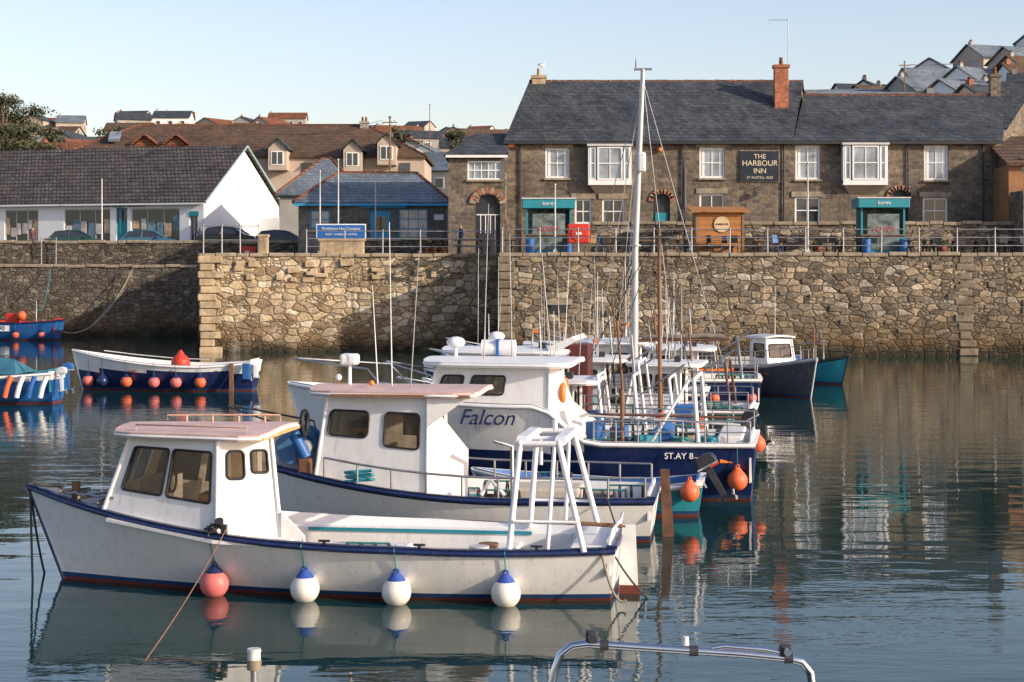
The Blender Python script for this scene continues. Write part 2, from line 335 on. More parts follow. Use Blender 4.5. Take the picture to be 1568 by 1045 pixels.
# harbour walls
def wall(name,a,bb,z0,z1,th,mat,batter=.25,cp=True,cw=.35,ch=.2,jit=.05):
    a=V((*a,0)); bb=V((*bb,0)); L_=(bb-a).length; ang=math.degrees(math.atan2((bb-a).y,(bb-a).x))
    g=G(name,(a.x,a.y,0),ang)
    n=max(2,int(L_/.5)); nz=12; vs=[];fs=[]
    for i in range(n+1):
        for j in range(nz+1):
            z=z0+(z1-z0)*j/nz; vs.append((L_*i/n, -batter*(1-j/nz)+random.uniform(-jit,jit), z))
    for i in range(n):
        for j in range(nz): k=i*(nz+1)+j; fs.append((k,k+nz+1,k+nz+2,k+1))
    g.add('masonry',mat,vs,fs)
    g.add('masonry',mat,[(0,-batter,z0),(0,th,z0),(0,th,z1),(0,0,z1),(L_,-batter,z0),(L_,th,z0),(L_,th,z1),(L_,0,z1)],[(0,1,2,3),(4,5,6,7),(3,2,6,7),(1,5,6,2)])
    if cp:
        x=0
        while x<L_-.3:
            wd=min(random.uniform(.6,1.4),L_-x); g.box('coping_stones',cope,(x+wd/2,cw/2-.04+random.uniform(-.03,.03),z1+ch/2-.04+random.uniform(-.035,.03)),(wd-.03,cw+.12,ch),rz=random.uniform(-1.5,1.5),bev=.04); x+=wd
    return g
g=wall('harbour_quay_wall',(-.7,90),(60,90),-.5,5.12,1,qwall,.3)
g.box('drain_opening',cope,(X(857,90)+.7,-.12,2.75),(1.3,.22,.28)); g.box('drain_opening',dark,(X(857,90)+.7,-.16,2.4),(.9,.16,.42))
for k in range(12): g.box('corner_quoins',butt,(.3 if k%2 else .42,-.0-.024*(11-k),.2+k*.43),((.6 if k%2 else .84),.2,.38),bev=.05)
for k in range(12): g.box('buttress_blocks',butt,(X(1478,90)+.7+random.uniform(-.12,.12),.035-.026*(11-k),.2+k*.43),(random.uniform(.5,1.1),.16,random.uniform(.32,.4)),bev=.05)
for k in range(70):
    z=random.uniform(.6,4.9); g.box('projecting_stones',butt,(random.uniform(1,38),.03-.3*(1-(z+.5)/5.6),z),(random.uniform(.3,.75),.2,random.uniform(.16,.32)),rz=random.uniform(-3,3),ry=random.uniform(-6,6),bev=.04)
g.done()
g=wall('pier_wall',(-16.6,93.4),(-.7,PD),-.5,5.1,1,pwall,.3)
for k in range(13): g.box('quoins',quoin,((.84 if k%2 else 1.2)/2+random.uniform(0,.05),-.1-.024*(12-k),.12+k*.4),((.84 if k%2 else 1.2)+random.uniform(-.15,.15),.3,.365),rz=random.uniform(-1,1),bev=.05)
for k in range(22): x=1.2+random.random()*13; g.box('projecting_stones',quoin,(x,-.05-.04*random.random(),4.4+random.uniform(-.6,.4)),(random.uniform(.3,.8),.3,random.uniform(.2,.38)),rz=random.uniform(-2,2),ry=random.uniform(-4,4),bev=.05)
g.done()
wall('pier_side_wall',(-16.6,116),(-16.62,93.5),-.5,5.1,1,lwall,.1).done()
wall('old_harbour_wall',(-70,115),(-15,115),-.5,4.5,1.6,lwall,.4).done()
wall('upper_parapet_wall',(-70,117),(-11,117),4.3,6.1,.5,lwall,.05).done()
wall('terrace_wall',(X(905,98),98),(45,98),5.0,6.9,.45,qwall,.0).done()
wall('cottage_yard_wall',(X(560,104),104),(X(690,104),104),5.0,6.1,.4,lwall,.0).done()
# ------------------------------------------------------------ railings
def railing(name,a,bb,h=1.2,step=2.,z=5.25,nr=3,mat=None):
    mat=mat or steel; a=V((*a,z)); bb=V((*bb,z)); n=max(1,int((bb-a).length/step)); g=G(name)
    for i in range(n+1):
        p=a.lerp(bb,i/n); t=random.uniform(-.02,.02); g.cone('posts',mat,p-V((0,0,.1)),p+V((t,0,h)),.045,.035,8); g.ball('post_tops',mat,p+V((t,0,h)),.06,8)
    for k in range(nr):
        zz=h*(k+1)/nr-.04; g.tube('rails',mat,[a+V((0,0,zz)),bb+V((0,0,zz))],.026,6)
    g.done()
railing('quay_railing',(-.5,90.35),(50,90.35),1.25,1.9)
railing('pier_railing',(X(470,95),94.8),(-.9,PD+.2),1.25,1.9)
railing('pier_corner_railing',(-16.4,93.7),(X(395,94),94.2),1.5,.75,nr=2)
railing('slipway_handrail',(X(66,117),116.6),(X(88,117),116.6),1.9,.9,4.5,2)
g=G('stone_gate_pillar',(X(402,94),94.4,5.1)); g.box('shaft',quoin,(0,0,.5),(.5,.5,1.1),bev=.05); g.box('cap',quoin,(0,0,1.1),(.6,.6,.14),bev=.03); g.done()
g=G('stone_plinth',(X(523,95),95.2,5.05)); g.box('block',quoin,(0,0,.45),(2.4,.7,.9),bev=.06); g.box('cap',quoin,(0,0,.93),(2.55,.8,.12),bev=.03); g.done()
g=G('sailing_club_sign',(X(523,96.5),96.3,0)); zs=Z(355,96.5)
g.box('board',M('sign_blue',(.02,.12,.38),.4),(0,0,zs),(2.6,.06,.72)); g.box('trim',whiteP,(0,.01,zs),(2.72,.05,.84))
for x in (-1.1,1.1): g.cone('legs',steel,(x,.06,5.2),(x,.06,zs+.3),.04,.04)
g.text('lettering','Porthleven Hoy Company',whiteP,(0,-.045,zs+.16),.2); g.text('lettering_small','PORT  HARBOUR  OFFICE',whiteP,(0,-.045,zs-.16),.15); g.done()
# ------------------------------------------------------------ harbour inn
ID=102.
def ix(px): return X(px,ID)
def iz(py): return Z(py,ID)
g=G('harbour_inn'); x0,x1=ix(775),ix(1530); ze=iz(217); sh=3.
up=[(835,872,227,273),(1071,1110,226,273),(1218,1256,223,275),(1415,1452,223,276)]
dn=[(880,906,305,343),(922,957,305,343),(1071,1109,297,343),(1217,1256,302,343),(1413,1451,303,343)]
doors=[(1000,1026,298,380),(1364,1390,292,380)]
bays=[(900,966,224,284),(1288,1356,222,284)]
sq=[(ix(a),ix(b_),iz(d),iz(c)) for a,b_,c,d in up+dn]; ds=[(ix(a),ix(b_),QZ,iz(c)) for a,b_,c,d in doors]
holed(g,'front_wall',innst,x0,x1,5,ze,ID,sq+ds)
for i,q in enumerate(sq):
    sash(g,*q,ID+.14,gl=glassl if i<4 else glassd,t=.11); g.box('lintels',cope,((q[0]+q[1])/2,ID-.02,q[3]+.16),(q[1]-q[0]+.4,.1,.3))
    if i<4:
        for s_ in (0,1): g.box('curtains',whiteW,(q[s_]+(.24 if s_==0 else -.24),ID+.145,(q[2]+q[3])/2),(.14,.01,q[3]-q[2]-.25))
for q in ds:
    g.box('doors',dark,((q[0]+q[1])/2,ID+.2,(q[2]+q[3])/2),(q[1]-q[0],.05,q[3]-q[2])); g.box('door_panels',teal if q[0]<10 else maroon,((q[0]+q[1])/2,ID+.15,(q[2]+q[3])/2-.3),(.7,.04,2))
    r=(q[1]-q[0])/2; cxx=(q[0]+q[1])/2
    for k in range(9):
        t=math.pi*(k+.5)/9; g.box('door_arches',cope if k%2 else redbr,(cxx+math.cos(t)*(r+.12),ID-.03,q[3]-.35+math.sin(t)*(r+.1)*.9),(.3,.14,.26),ry=90-math.degrees(t)+0)
B=[V((x0,ID,5)),V((x1,ID,5)),V((x1+sh*2,ID+10,5)),V((x0+sh*2,ID+10,5))]
T=[V((p.x,p.y,ze)) for p in B]
zl,zr=Z(128,107),Z(149,107)
g.add('side_walls',innst,B+T+[V((x0+sh/2*1.1,ID+5,zl-.2)),V((x1+sh,ID+5,zr-.2))],[(1,2,6,5),(2,3,7,6),(3,0,4,7),(4,7,8),(5,6,9)])
xm=X(1197,105)
def rf(g,xa,xb,zr,mat,sh,y0,dep,ze,part='roof',ov=.3,oe=.25):
    slope(g,part,mat,[(xa-oe,y0-ov,ze-.1),(xb+oe,y0-ov,ze-.1),(xb+oe+sh/2,y0+dep/2,zr),(xa-oe+sh/2,y0+dep/2,zr)])
    slope(g,part,mat,[(xa-oe+sh,y0+dep+ov,ze-.1),(xb+oe+sh,y0+dep+ov,ze-.1),(xb+oe+sh/2,y0+dep/2,zr),(xa-oe+sh/2,y0+dep/2,zr)])
    a=xa-oe+sh/2
    while a<xb+oe+sh/2-.2: g.tube('ridge_tiles',rustw if random.random()<.7 else tileO,[(a,y0+dep/2,zr+.1+random.uniform(-.02,.02)),(a+.43,y0+dep/2,zr+.1)],.12,7); a+=.45
rf(g,x0,xm,zl,slate,sh,ID,10,ze,'roof_main',oe=.12); rf(g,xm+.26,x1,zr,slate,sh,ID,10,ze,'roof_east',oe=.12)
g.add('roof_gable',innst,[(xm,ID,ze),(xm+sh,ID+10,ze),(xm+sh/2,ID+5,zl)],[(0,1,2)])
g.box('gutter',dark,((x0+x1)/2,ID-.36,ze-.1),(x1-x0+.3,.14,.13))
for px in (797,1045,1200,1390,1505): g.cone('downpipes',dark,(ix(px),ID-.1,5.2),(ix(px),ID-.1,ze-.1),.05,.05)
def chim(g,x,y,z0,z1,wd,mat,pots=2,potm=None):
    g.box('chimneys',mat,(x,y,(z0+z1)/2),(wd,wd*.8,z1-z0)); g.box('chimney_caps',mat,(x,y,z1+.06),(wd+.16,wd*.8+.16,.18))
    for i in range(pots): g.cone('chimney_pots',potm or tileO,(x+(i-(pots-1)/2)*.34,y,z1+.1),(x+(i-(pots-1)/2)*.34,y,z1+.6),.13,.1,10)
chim(g,X(1197,104.5),104.8,12.5,Z(103,104.5),.8,redbr,1)
chim(g,X(825,107),107,14.6,Z(120,107),.8,quoin,1,quoin); chim(g,X(1523,107),107,13.5,Z(118,107),.6,innst,1)
for a,b_,c,d in bays:
    a,b_,c,d=ix(a),ix(b_),iz(c),iz(d); yb=ID-.65; wd=b_-a
    g.box('bay_body',dark,((a+b_)/2,ID-.28,(c+d)/2),(wd-.3,.5,c-d-.1)); g.box('bay_roof',lgrey,((a+b_)/2,ID-.38,c+.02),(wd+.14,.8,.12))
    sash(g,a+.52,b_-.52,d+.28,c-.08,yb,sill=False)
    for s_ in (0,1):
        xa,xb=(a+.08,a+.46) if s_==0 else (b_-.46,b_-.08); sash(g,xa,xb,d+.28,c-.08,yb+.06,nx=1,sill=False)
    g.box('bay_posts',whiteP,((a+b_)/2,ID-.34,d+.13),(wd,.66,.28)); g.box('bay_posts',whiteP,(a+.045,ID-.33,(c+d)/2),(.09,.6,c-d-.2)); g.box('bay_posts',whiteP,(b_-.045,ID-.33,(c+d)/2),(.09,.6,c-d-.2))
    g.hexa('bay_corbel',rendC,[(a+.45,ID,d-.5),(b_-.45,ID,d-.5),(b_-.45,ID+.1,d-.5),(a+.45,ID+.1,d-.5),(a+.1,ID-.55,d-.01),(b_-.1,ID-.55,d-.01),(b_-.1,ID+.1,d-.01),(a+.1,ID+.1,d-.01)])
sxc,szc=ix(1163),iz(255); g.box('sign_board',M('sign_black',(.012,.018,.03),.4),(sxc,ID-.08,szc),(2.2,.1,1.75)); g.box('sign_board_trim',cope,(sxc,ID-.04,szc),(2.3,.06,1.85))
gold=M('sign_gold',(.7,.62,.42),.5)
for t_,dz,s_ in (('THE',.55,.38),('HARBOUR',.16,.44),('INN',-.28,.42),('ST AUSTELL ALES',-.66,.2)): g.text('sign_lettering',t_,gold,(sxc,ID-.15,szc+dz),s_)
xx=X(1207,105); g.tube('tv_aerial',steel,[(xx,105,15.4),(xx,105,Z(28,105))],.03,6); g.tube('tv_aerial',steel,[(xx-1.15,105,Z(31,105)),(xx,105,Z(31,105))],.02,5); g.tube('tv_aerial',steel,[(xx-1.15,105,Z(31,105)),(xx-1.15,105,Z(36,105))],.02,5)
g.box('satellite_box',orange,(ix(783),ID-.1,iz(222)),(.35,.2,.3)); g.ball('wall_lamp',orange,(ix(1010),ID-.15,iz(230)),.14)
for px in (1155,1395): g.tube('wall_lanterns',dark,[(ix(px),ID,iz(290)),(ix(px),ID-.3,iz(287)),(ix(px),ID-.3,iz(293))],.03,5); g.box('wall_lanterns',dark,(ix(px),ID-.3,iz(297)),(.2,.2,.3))
g.done()
# annex
g=G('inn_porch_annex'); A0,A1=X(687,101),X(774,101)-.02; AD=100.6; za=Z(240,101)
arch=(X(728,101),X(766,101),QZ,Z(300,101)); bw=(X(716,101),X(769,101),Z(276,101),Z(247,101))
holed(g,'front_wall',innst,A0,A1,5,za,AD,[arch,bw]); sash(g,*bw,AD+.14,nx=5,nz=2)
g.add('side_walls',innst,[(A0,AD,5),(A0,AD+7,5),(A0,AD+7,za),(A0,AD,za),(A1,AD,5),(A1,AD+7,5),(A1,AD+7,za),(A1,AD,za)],[(0,1,2,3),(4,5,6,7)])
g.box('door',dark,((arch[0]+arch[1])/2,AD+.22,(arch[2]+arch[3])/2),(arch[1]-arch[0],.05,arch[3]-arch[2]))
for k in range(4): g.box('door_glazing',whiteP,(arch[0]+.3+k*.28,AD+.17,6.8),(.05,.04,1.4))
g.box('door_glazing',whiteP,((arch[0]+arch[1])/2,AD+.16,7.5),(1.3,.04,.06)); g.box('door_leaf',dark,((arch[0]+arch[1])/2,AD+.165,5.85),(1.1,.05,1.2))
cxx=(arch[0]+arch[1])/2; r=(arch[1]-arch[0])/2
for k in range(11):
    t=math.pi*(k+.5)/11; g.box('arch_voussoirs',redbr if k%2 else cope,(cxx+math.cos(t)*(r+.15),AD-.03,arch[3]-.45+math.sin(t)*(r+.05)*.95),(.36,.16,.24),ry=-math.degrees(t))
for s_ in (-1,1): 
    for q in range(2): g.box('arch_spandrels',innst,(cxx+s_*(r-.12),AD+.09,arch[3]-.12-q*.2),(.3-.1*q,.16,.2))
slope(g,'roof',slate,[(A0-.2,AD-.25,za-.05),(A1+.2,AD-.25,za-.05),(A1+.2,AD+3,Z(207,103)),(A0+1.5,AD+3,Z(207,103))]); slope(g,'roof',slate,[(A0-.2,AD+7,za-.05),(A0-.2,AD-.25,za-.05),(A0+1.5,AD+3,Z(207,103)),(A0+1.5,AD+4,Z(207,103))])
g.box('gutter',whiteP,((A0+A1)/2,AD-.3,za-.03),(A1-A0+.3,.12,.14)); g.done()
# stone cottage
CD=112.; g=G('stone_cottage'); cx=lambda p:X(p,CD); cz=lambda p:Z(p,CD)
ops=[(cx(610),cx(655),cz(366),cz(320)),(cx(566),cx(598),5.2,cz(322)),(cx(475),cx(505),cz(350),cz(322))]
zc=cz(312); holed(g,'front_wall',cotst,cx(457),cx(684),5,zc,CD,ops); 
blf=M('bright_blue_frames',(.04,.32,.55),.45)
sash(g,*ops[0],CD+.14,fr=blf,nx=3,nz=3); sash(g,*ops[2],CD+.14,fr=blf,nx=2); q=ops[1]; g.box('door',blf,((q[0]+q[1])/2,CD+.15,(q[2]+q[3])/2),(q[1]-q[0],.06,q[3]-q[2])); g.box('door_glass',glassd,((q[0]+q[1])/2,CD+.11,7.2),(.8,.04,1))
xa,xb=cx(457),cx(684); zt=Z(268,115.5)
g.add('side_walls',cotst,[(xa,CD,5),(xa,CD+8,5),(xa,CD+8,zc),(xa,CD,zc),(xb,CD,5),(xb,CD+8,5),(xb,CD+8,zc),(xb,CD,zc)],[(0,1,2,3),(4,5,6,7),(1,5,6,2)])
def hiproof(g,a,b_,D,dep,ze_,zr_,rm,inset,ridge):
    la,lb,y0,y1,ym=a-.3,b_+.3,D-.3,D+dep+.3,D+dep/2; pa,pb=a+inset,b_-inset
    slope(g,'roof',rm,[(la,y0,ze_-.05),(lb,y0,ze_-.05),(pb,ym,zr_),(pa,ym,zr_)]); slope(g,'roof',rm,[(la,y1,ze_-.05),(lb,y1,ze_-.05),(pb,ym,zr_),(pa,ym,zr_)])
    slope(g,'roof',rm,[(la,y0,ze_-.05),(la,y1,ze_-.05),(pa,ym+.01,zr_),(pa,ym-.01,zr_)]); slope(g,'roof',rm,[(lb,y0,ze_-.05),(lb,y1,ze_-.05),(pb,ym+.01,zr_),(pb,ym-.01,zr_)])
    g.tube('ridge_tiles',ridge,[(la,y0,ze_+.1),(pa,ym,zr_+.14),(pb,ym,zr_+.14),(lb,y0,ze_+.1)],.12,6)
hiproof(g,xa,xb,CD,8,zc,zt,slateL,2.1,tileO)
g.box('fascia',blf,((xa+xb)/2,CD-.33,zc-.08),(xb-xa+.5,.05,.16))
g.box('name_plate',whiteP,(cx(672),CD-.05,cz(333)),(.6,.05,.35)); g.box('blue_name_board',blf,(cx(586),CD-.06,cz(316)),(3,.06,.25)); g.done()
def hiphouse(name,px0,px1,D,dep,pye,pyr,wm,rm,inset=3,zb=5.,ridge=None):
    g=G(name); a,b_=X(px0,D),X(px1,D); ze_=Z(pye,D); zr_=Z(pyr,D+dep/2)
    g.add('walls',wm,[(a,D,zb),(b_,D,zb),(b_,D+dep,zb),(a,D+dep,zb),(a,D,ze_),(b_,D,ze_),(b_,D+dep,ze_),(a,D+dep,ze_)],[(0,1,5,4),(1,2,6,5),(2,3,7,6),(3,0,4,7)])
    hiproof(g,a,b_,D,dep,ze_,zr_,rm,inset,ridge or tileO); return g
hiphouse('slate_roofed_store',428,552,127,9,300,246,rendG,slateL,2.6).done()
# brown terrace
g=hiphouse('long_terrace_house',90,650,165,14,242,194,rendC,tileB,6,4)
for px,pz,mt in ((425,244,rendC),(540,246,rendC),(592,236,rendC)):
    D=163; x,z=X(px,D),Z(pz,D); g.box('dormer_walls',mt,(x,D+1.6,z+.0),(1.7,3.4,2.0)); g.box('dormer_window',whiteP,(x,D-.13,z+.1),(1.2,.06,1.3)); g.box('dormer_glass',glassd,(x,D-.17,z+.1),(.95,.04,1.1)); g.box('dormer_bars',whiteP,(x,D-.2,z+.1),(.08,.04,1.1))
    slope(g,'dormer_roof',slate,[(x-1.1,D-.4,z+.85),(x-1.1,D+4,z+.85),(x,D+4,z+1.9),(x,D-.4,z+1.9)],.1); slope(g,'dormer_roof',slate,[(x+1.1,D-.4,z+.85),(x+1.1,D+4,z+.85),(x,D+4,z+1.9),(x,D-.4,z+1.9)],.1)
    g.add('dormer_walls',mt,[(x-.85,D-.1,z+1),(x+.85,D-.1,z+1),(x,D-.1,z+1.85)],[(0,1,2)])
for px in (222,270):
    D=167; x,z=X(px,D),Z(222,D); slope(g,'dormer_roof',tileO,[(x-1.2,D-.4,z),(x-1.2,D+4,z),(x,D+4,z+.9),(x,D-.4,z+.9)],.1); slope(g,'dormer_roof',tileO,[(x+1.2,D-.4,z),(x+1.2,D+4,z),(x,D+4,z+.9),(x,D-.4,z+.9)],.1); g.add('dormer_walls',tileO,[(x-1.1,D,z-.1),(x+1.1,D,z-.1),(x,D,z+.8)],[(0,1,2)])
for px in (470,500,515,620): x=X(px,165); g.box('windows',glassd,(x,164.97,Z(262,165)),(1.,.1,1.5))
slope(g,'skylight',glassl,[(X(165,167),167.2,Z(217,167)),(X(182,167),167.2,Z(217,167)),(X(180,167),168.8,Z(205,168.8)),(X(163,167),168.8,Z(205,168.8))],.25)
chim(g,X(556,170),171.5,17,18.4,.8,rendG,2); g.done()
# gallery
g=G('albatross_gallery',(X(312,133),133,0),-18); ze=Z(307,133); zr=Z(225,139.3)
def gx(px): return -(312-px)/19.6
ops=[(gx(75),gx(155),6.1,ze-.55),(gx(190),gx(272),6.1,ze-.55),(gx(165),gx(184),5.6,ze-.5),(gx(-30),gx(30),6.1,ze-.55),(gx(288),gx(302),6.3,ze-.9)]
holed(g,'front_wall',whiteW,-30,0,5.3,ze,0,ops)
for q,n in zip(ops,(3,3,1,3,2)):
    sash(g,*q,.16,fr=M('pale_frame',(.5,.55,.55),.5) if n!=1 else teal,gl=glassd,nx=max(n,1),nz=1,t=.09,sill=False)
dm=[M('display_tan',(.55,.4,.26),.8,var=.5,scale=1.4),M('display_pale',(.6,.55,.48),.8,var=.4,scale=2),M('display_blue',(.15,.25,.3),.8,var=.6,scale=2)]
for q in ops[:2]+ops[3:4]:
    for k in range(6): 
        w_=(q[1]-q[0])/6; g.box('display_pictures',random.choice(dm),(q[0]+w_*(k+.5),.12,7.3+random.uniform(-.2,.6)),(w_*random.uniform(.6,.95),.03,random.uniform(.6,1.6)))
g.box('door',teal,((ops[2][0]+ops[2][1])/2,.2,6.8),(.9,.06,2.4)); g.box('blue_door_surround',teal,(gx(172),-.03,ze-1.3),(.12,.05,2.3)); g.box('teal_end_panel',teal,(gx(296),-.02,ze-1.),(.8,.05,.35))
D_=13
g.add('gable_walls',whiteW,[(0,0,5.3),(0,D_,5.3),(0,D_,ze),(0,D_/2,zr-.15),(0,0,ze),(-30,0,5.3),(-30,D_,5.3),(-30,D_,ze),(-30,D_/2,zr-.15),(-30,0,ze)],[(0,1,2,3,4),(5,6,7,8,9),(1,6,7,2)])
slope(g,'roof',tileG,[(-30.3,-.5,ze-.2),(.35,-.5,ze-.2),(.35,D_/2,zr),(-30.3,D_/2,zr)]); slope(g,'roof',tileG,[(-30.3,D_+.5,ze-.2),(.35,D_+.5,ze-.2),(.35,D_/2,zr),(-30.3,D_/2,zr)])
g.tube('bargeboards',M('teal_grey_trim',(.3,.42,.42),.5),[(.4,-.5,ze-.2),(.4,D_/2,zr+.02),(.4,D_+.5,ze-.2)],.1,4)
g.box('fascia',whiteP,(-15,-.48,ze-.22),(30.4,.08,.2))
g.box('extension',whiteW,(1.,D_-1.5,6.7),(2.,4,3.4)); g.text('shop_lettering','ALBATROSS GALLERY',dark,(gx(177),-.04,ze-.32),.42,ext=.02)
g.cone('flagpole',whiteP,(gx(155),-1.2,5.5),(gx(155),-1.2,11.2),.06,.03); g.done()
# right neighbour
g=G('orange_rendered_house'); x=X(1537,100); 
holed(g,'front_wall',rendO,x,x+9,5,10.2,99,[(x+.7,x+1.5,Z(264,99),Z(242,99))]); g.box('window_glass',glassd,(x+1.1,99.2,Z(253,99)),(.8,.05,1))
g.add('side_walls',rendO,[(x,99,5),(x,108,5),(x,108,10.2),(x,99,10.2)],[(0,1,2,3)]); g.box('lower_store',innst,(x+4,97.5,6.9),(8,2.6,3.6))
slope(g,'roof',tileB,[(x-.2,98.6,10.2),(x+9,98.6,10.2),(x+9,104,12.4),(x-.2,104,12.)]); g.done()
# ------------------------------------------------------------ distant houses
roofs=[slate,slateL,tileB,tileO,slate,tileB]; walls_=[whiteW,rendC,rendG,rendG,rendC]
def dhouse(x,y,z,wd,dp,h,r,rz,wm,rm,name='hillside_house'):
    g=G(name,(x,y,z),rz,True); a=wd/2; b_=dp/2
    g.add('w',wm,[(-a,-b_,-6),(a,-b_,-6),(a,b_,-6),(-a,b_,-6),(-a,-b_,h),(a,-b_,h),(a,b_,h),(-a,b_,h),(-a,0,h+r-.1),(a,0,h+r-.1)],[(0,1,5,4),(2,3,7,6),(1,2,6,9,5),(3,0,4,8,7)])
    slope(g,'r',rm,[(-a-.3,-b_-.3,h-.1),(a+.3,-b_-.3,h-.1),(a+.3,0,h+r),(-a-.3,0,h+r)]); slope(g,'r',rm,[(-a-.3,b_+.3,h-.1),(a+.3,b_+.3,h-.1),(a+.3,0,h+r),(-a-.3,0,h+r)])
    n=max(2,int(wd/3))
    for i in range(n):
        for zz in ((h-1.5,),(h-1.5,h-4.2))[h>4.5]:
            xw=-a+wd*(i+.5)/n; g.box('x',whiteP,(xw,-b_-.04,zz),(1.3,.06,1.35)); g.box('x',glassd,(xw,-b_-.09,zz),(1.05,.05,1.1))
    if random.random()<.6: g.box('x',glassd,(a+.03,random.uniform(-1,1),h-1.4),(.06,1,1.1))
    for s_ in (-1,1)[:random.choice((0,1,2))]: g.box('x',redbr if random.random()<.25 else rendG,(s_*(a-.5),0,h+r+.05),(.5,.6,.9)); g.box('x',tileO,(s_*(a-.5),0,h+r+.62),(.18,.4,.25))
    g.done()
for row,(D,py_t) in enumerate([(230,236),(270,222),(320,212),(380,200),(450,190),(520,183),(590,179)]):
    px=30+random.uniform(0,40)
    while px<800:
        wd=random.uniform(7,14); dd=D+random.uniform(-15,15); x=X(px+wd*F/D/2,dd); h=random.choice((3,5.2,5.5)); r=random.uniform(1.8,2.5)
        zt=Z(py_t+random.uniform(-6,6)+(10 if px>420 and row>3 else 0)-(7 if 130<px<280 and row>4 else 0),dd)
        dhouse(x,dd,zt-h-r,wd,random.uniform(7,9),h,r,random.choice((0,8,-12,80,20,-25,60)),random.choice(walls_),random.choice(roofs))
        px+=wd*F/D+random.uniform(2,22)*(1+row*.35)
def ytop(px): return 138-max(0,px-1215)/353*86 if px<1460 else 76-(px-1460)/108*34
for D in (250,232,215,198,180,162):
    px=1216+random.uniform(0,22)+ (0 if D<230 else 60)
    while px<1580:
        wd=random.uniform(8,13); k=(250-D)/88.; y0=ytop(px)+4+ (138-ytop(px))*k*.9
        if y0<146: 
            h=random.choice((4.4,5.)); r=random.uniform(1.8,2.5); dhouse(X(px+wd*F/D/2,D),D+random.uniform(-3,3),Z(y0+random.uniform(-4,4),D)-h-r,wd,7,h,r,random.choice((12,22,-15,35,65)),random.choice([whiteW,whiteW,whiteW,rendG,rendC]),random.choice((slate,slateL,slateL,slateL,tileB)))
        px+=wd*F/D*random.uniform(.8,1.2)
g=G('white_gable_house',(X(1575,130),130,5),-10,True); g.add('a',whiteW,[(-2,-3,0),(6,-3,0),(6,3,0),(-2,3,0),(-2,-3,9.5),(6,-3,9.5),(6,3,9.5),(-2,3,9.5),(-2,0,13)],[(0,1,5,4),(3,0,4,8,7)]); slope(g,'r',slate,[(-2.2,-3.3,9.4),(6,-3.3,9.4),(6,0,13.1),(-2.2,0,13.1)]); g.done()
# ------------------------------------------------------------ vegetation
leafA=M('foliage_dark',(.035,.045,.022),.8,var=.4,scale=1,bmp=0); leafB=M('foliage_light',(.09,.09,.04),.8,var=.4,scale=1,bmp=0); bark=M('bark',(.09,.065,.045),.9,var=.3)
def tree(name,loc,h,cr,n=3500,ls=.3,flat=.6,ncl=22,z0=.45):
    g=G(name,loc); g.tube('trunk',bark,[(0,0,-1),(.1,0,h*.3),(-.1,.1,h*.6),(.2,0,h*.85)],h*.03,8,r1=h*.012)
    cl=[]
    for i in range(ncl):
        a=random.uniform(0,6.28); f=random.uniform(z0,1); rr=cr*random.uniform(.1,1.)*math.sqrt(max(.1,1-((f-.65)/.4)**2)); z=h*f; c=V((math.cos(a)*rr,math.sin(a)*rr,z)); cl.append((c,cr*random.uniform(.16,.34)))
        g.tube('limbs',bark,[(0,0,h*(f-.25)),c*.5+V((0,0,h*(f*.5-.06))),c],h*.011,6,r1=h*.003)
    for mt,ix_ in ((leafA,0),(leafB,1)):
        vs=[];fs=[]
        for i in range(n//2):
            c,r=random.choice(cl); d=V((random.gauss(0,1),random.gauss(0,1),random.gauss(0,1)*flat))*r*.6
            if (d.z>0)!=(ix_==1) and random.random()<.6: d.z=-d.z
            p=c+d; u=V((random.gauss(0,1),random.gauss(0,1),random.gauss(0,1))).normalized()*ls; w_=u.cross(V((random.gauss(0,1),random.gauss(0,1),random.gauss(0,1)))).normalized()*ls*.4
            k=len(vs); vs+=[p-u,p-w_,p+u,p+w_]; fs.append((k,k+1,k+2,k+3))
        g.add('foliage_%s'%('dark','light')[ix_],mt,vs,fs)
    g.done()
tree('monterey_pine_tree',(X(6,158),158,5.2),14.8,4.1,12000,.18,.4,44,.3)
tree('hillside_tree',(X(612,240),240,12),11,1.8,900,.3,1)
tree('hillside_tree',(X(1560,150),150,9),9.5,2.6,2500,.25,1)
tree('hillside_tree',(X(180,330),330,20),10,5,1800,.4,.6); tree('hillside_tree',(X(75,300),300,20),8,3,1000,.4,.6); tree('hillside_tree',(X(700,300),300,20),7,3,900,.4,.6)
def hedge(name,x0,x1,y,z,h,n):
    g=G(name,single=True)
    for mt in (leafA,leafB):
        vs=[];fs=[]
        for i in range(n):
            x=random.uniform(x0,x1); p=V((x,y+random.uniform(-1.5,1.5),z+abs(random.gauss(0,.5))*h*(.6+.5*math.sin(x*.21)+.3*math.sin(x*.83)))); u=V((random.gauss(0,1),random.gauss(0,1),random.gauss(0,1))).normalized()*.9; w_=u.cross(V((random.gauss(0,1),random.gauss(0,1),1))).normalized()*.5
            k=len(vs); vs+=[p-u,p-w_,p+u,p+w_]; fs.append((k,k+1,k+2,k+3))
        g.add('l',mt,vs,fs)
    g.done()
hedge('hilltop_hedgerow',-170,20,620,43.5,2.5,2600); hedge('hilltop_hedgerow',-110,-30,420,31,3,900); hedge('hilltop_hedgerow',30,60,262,25,2,500)
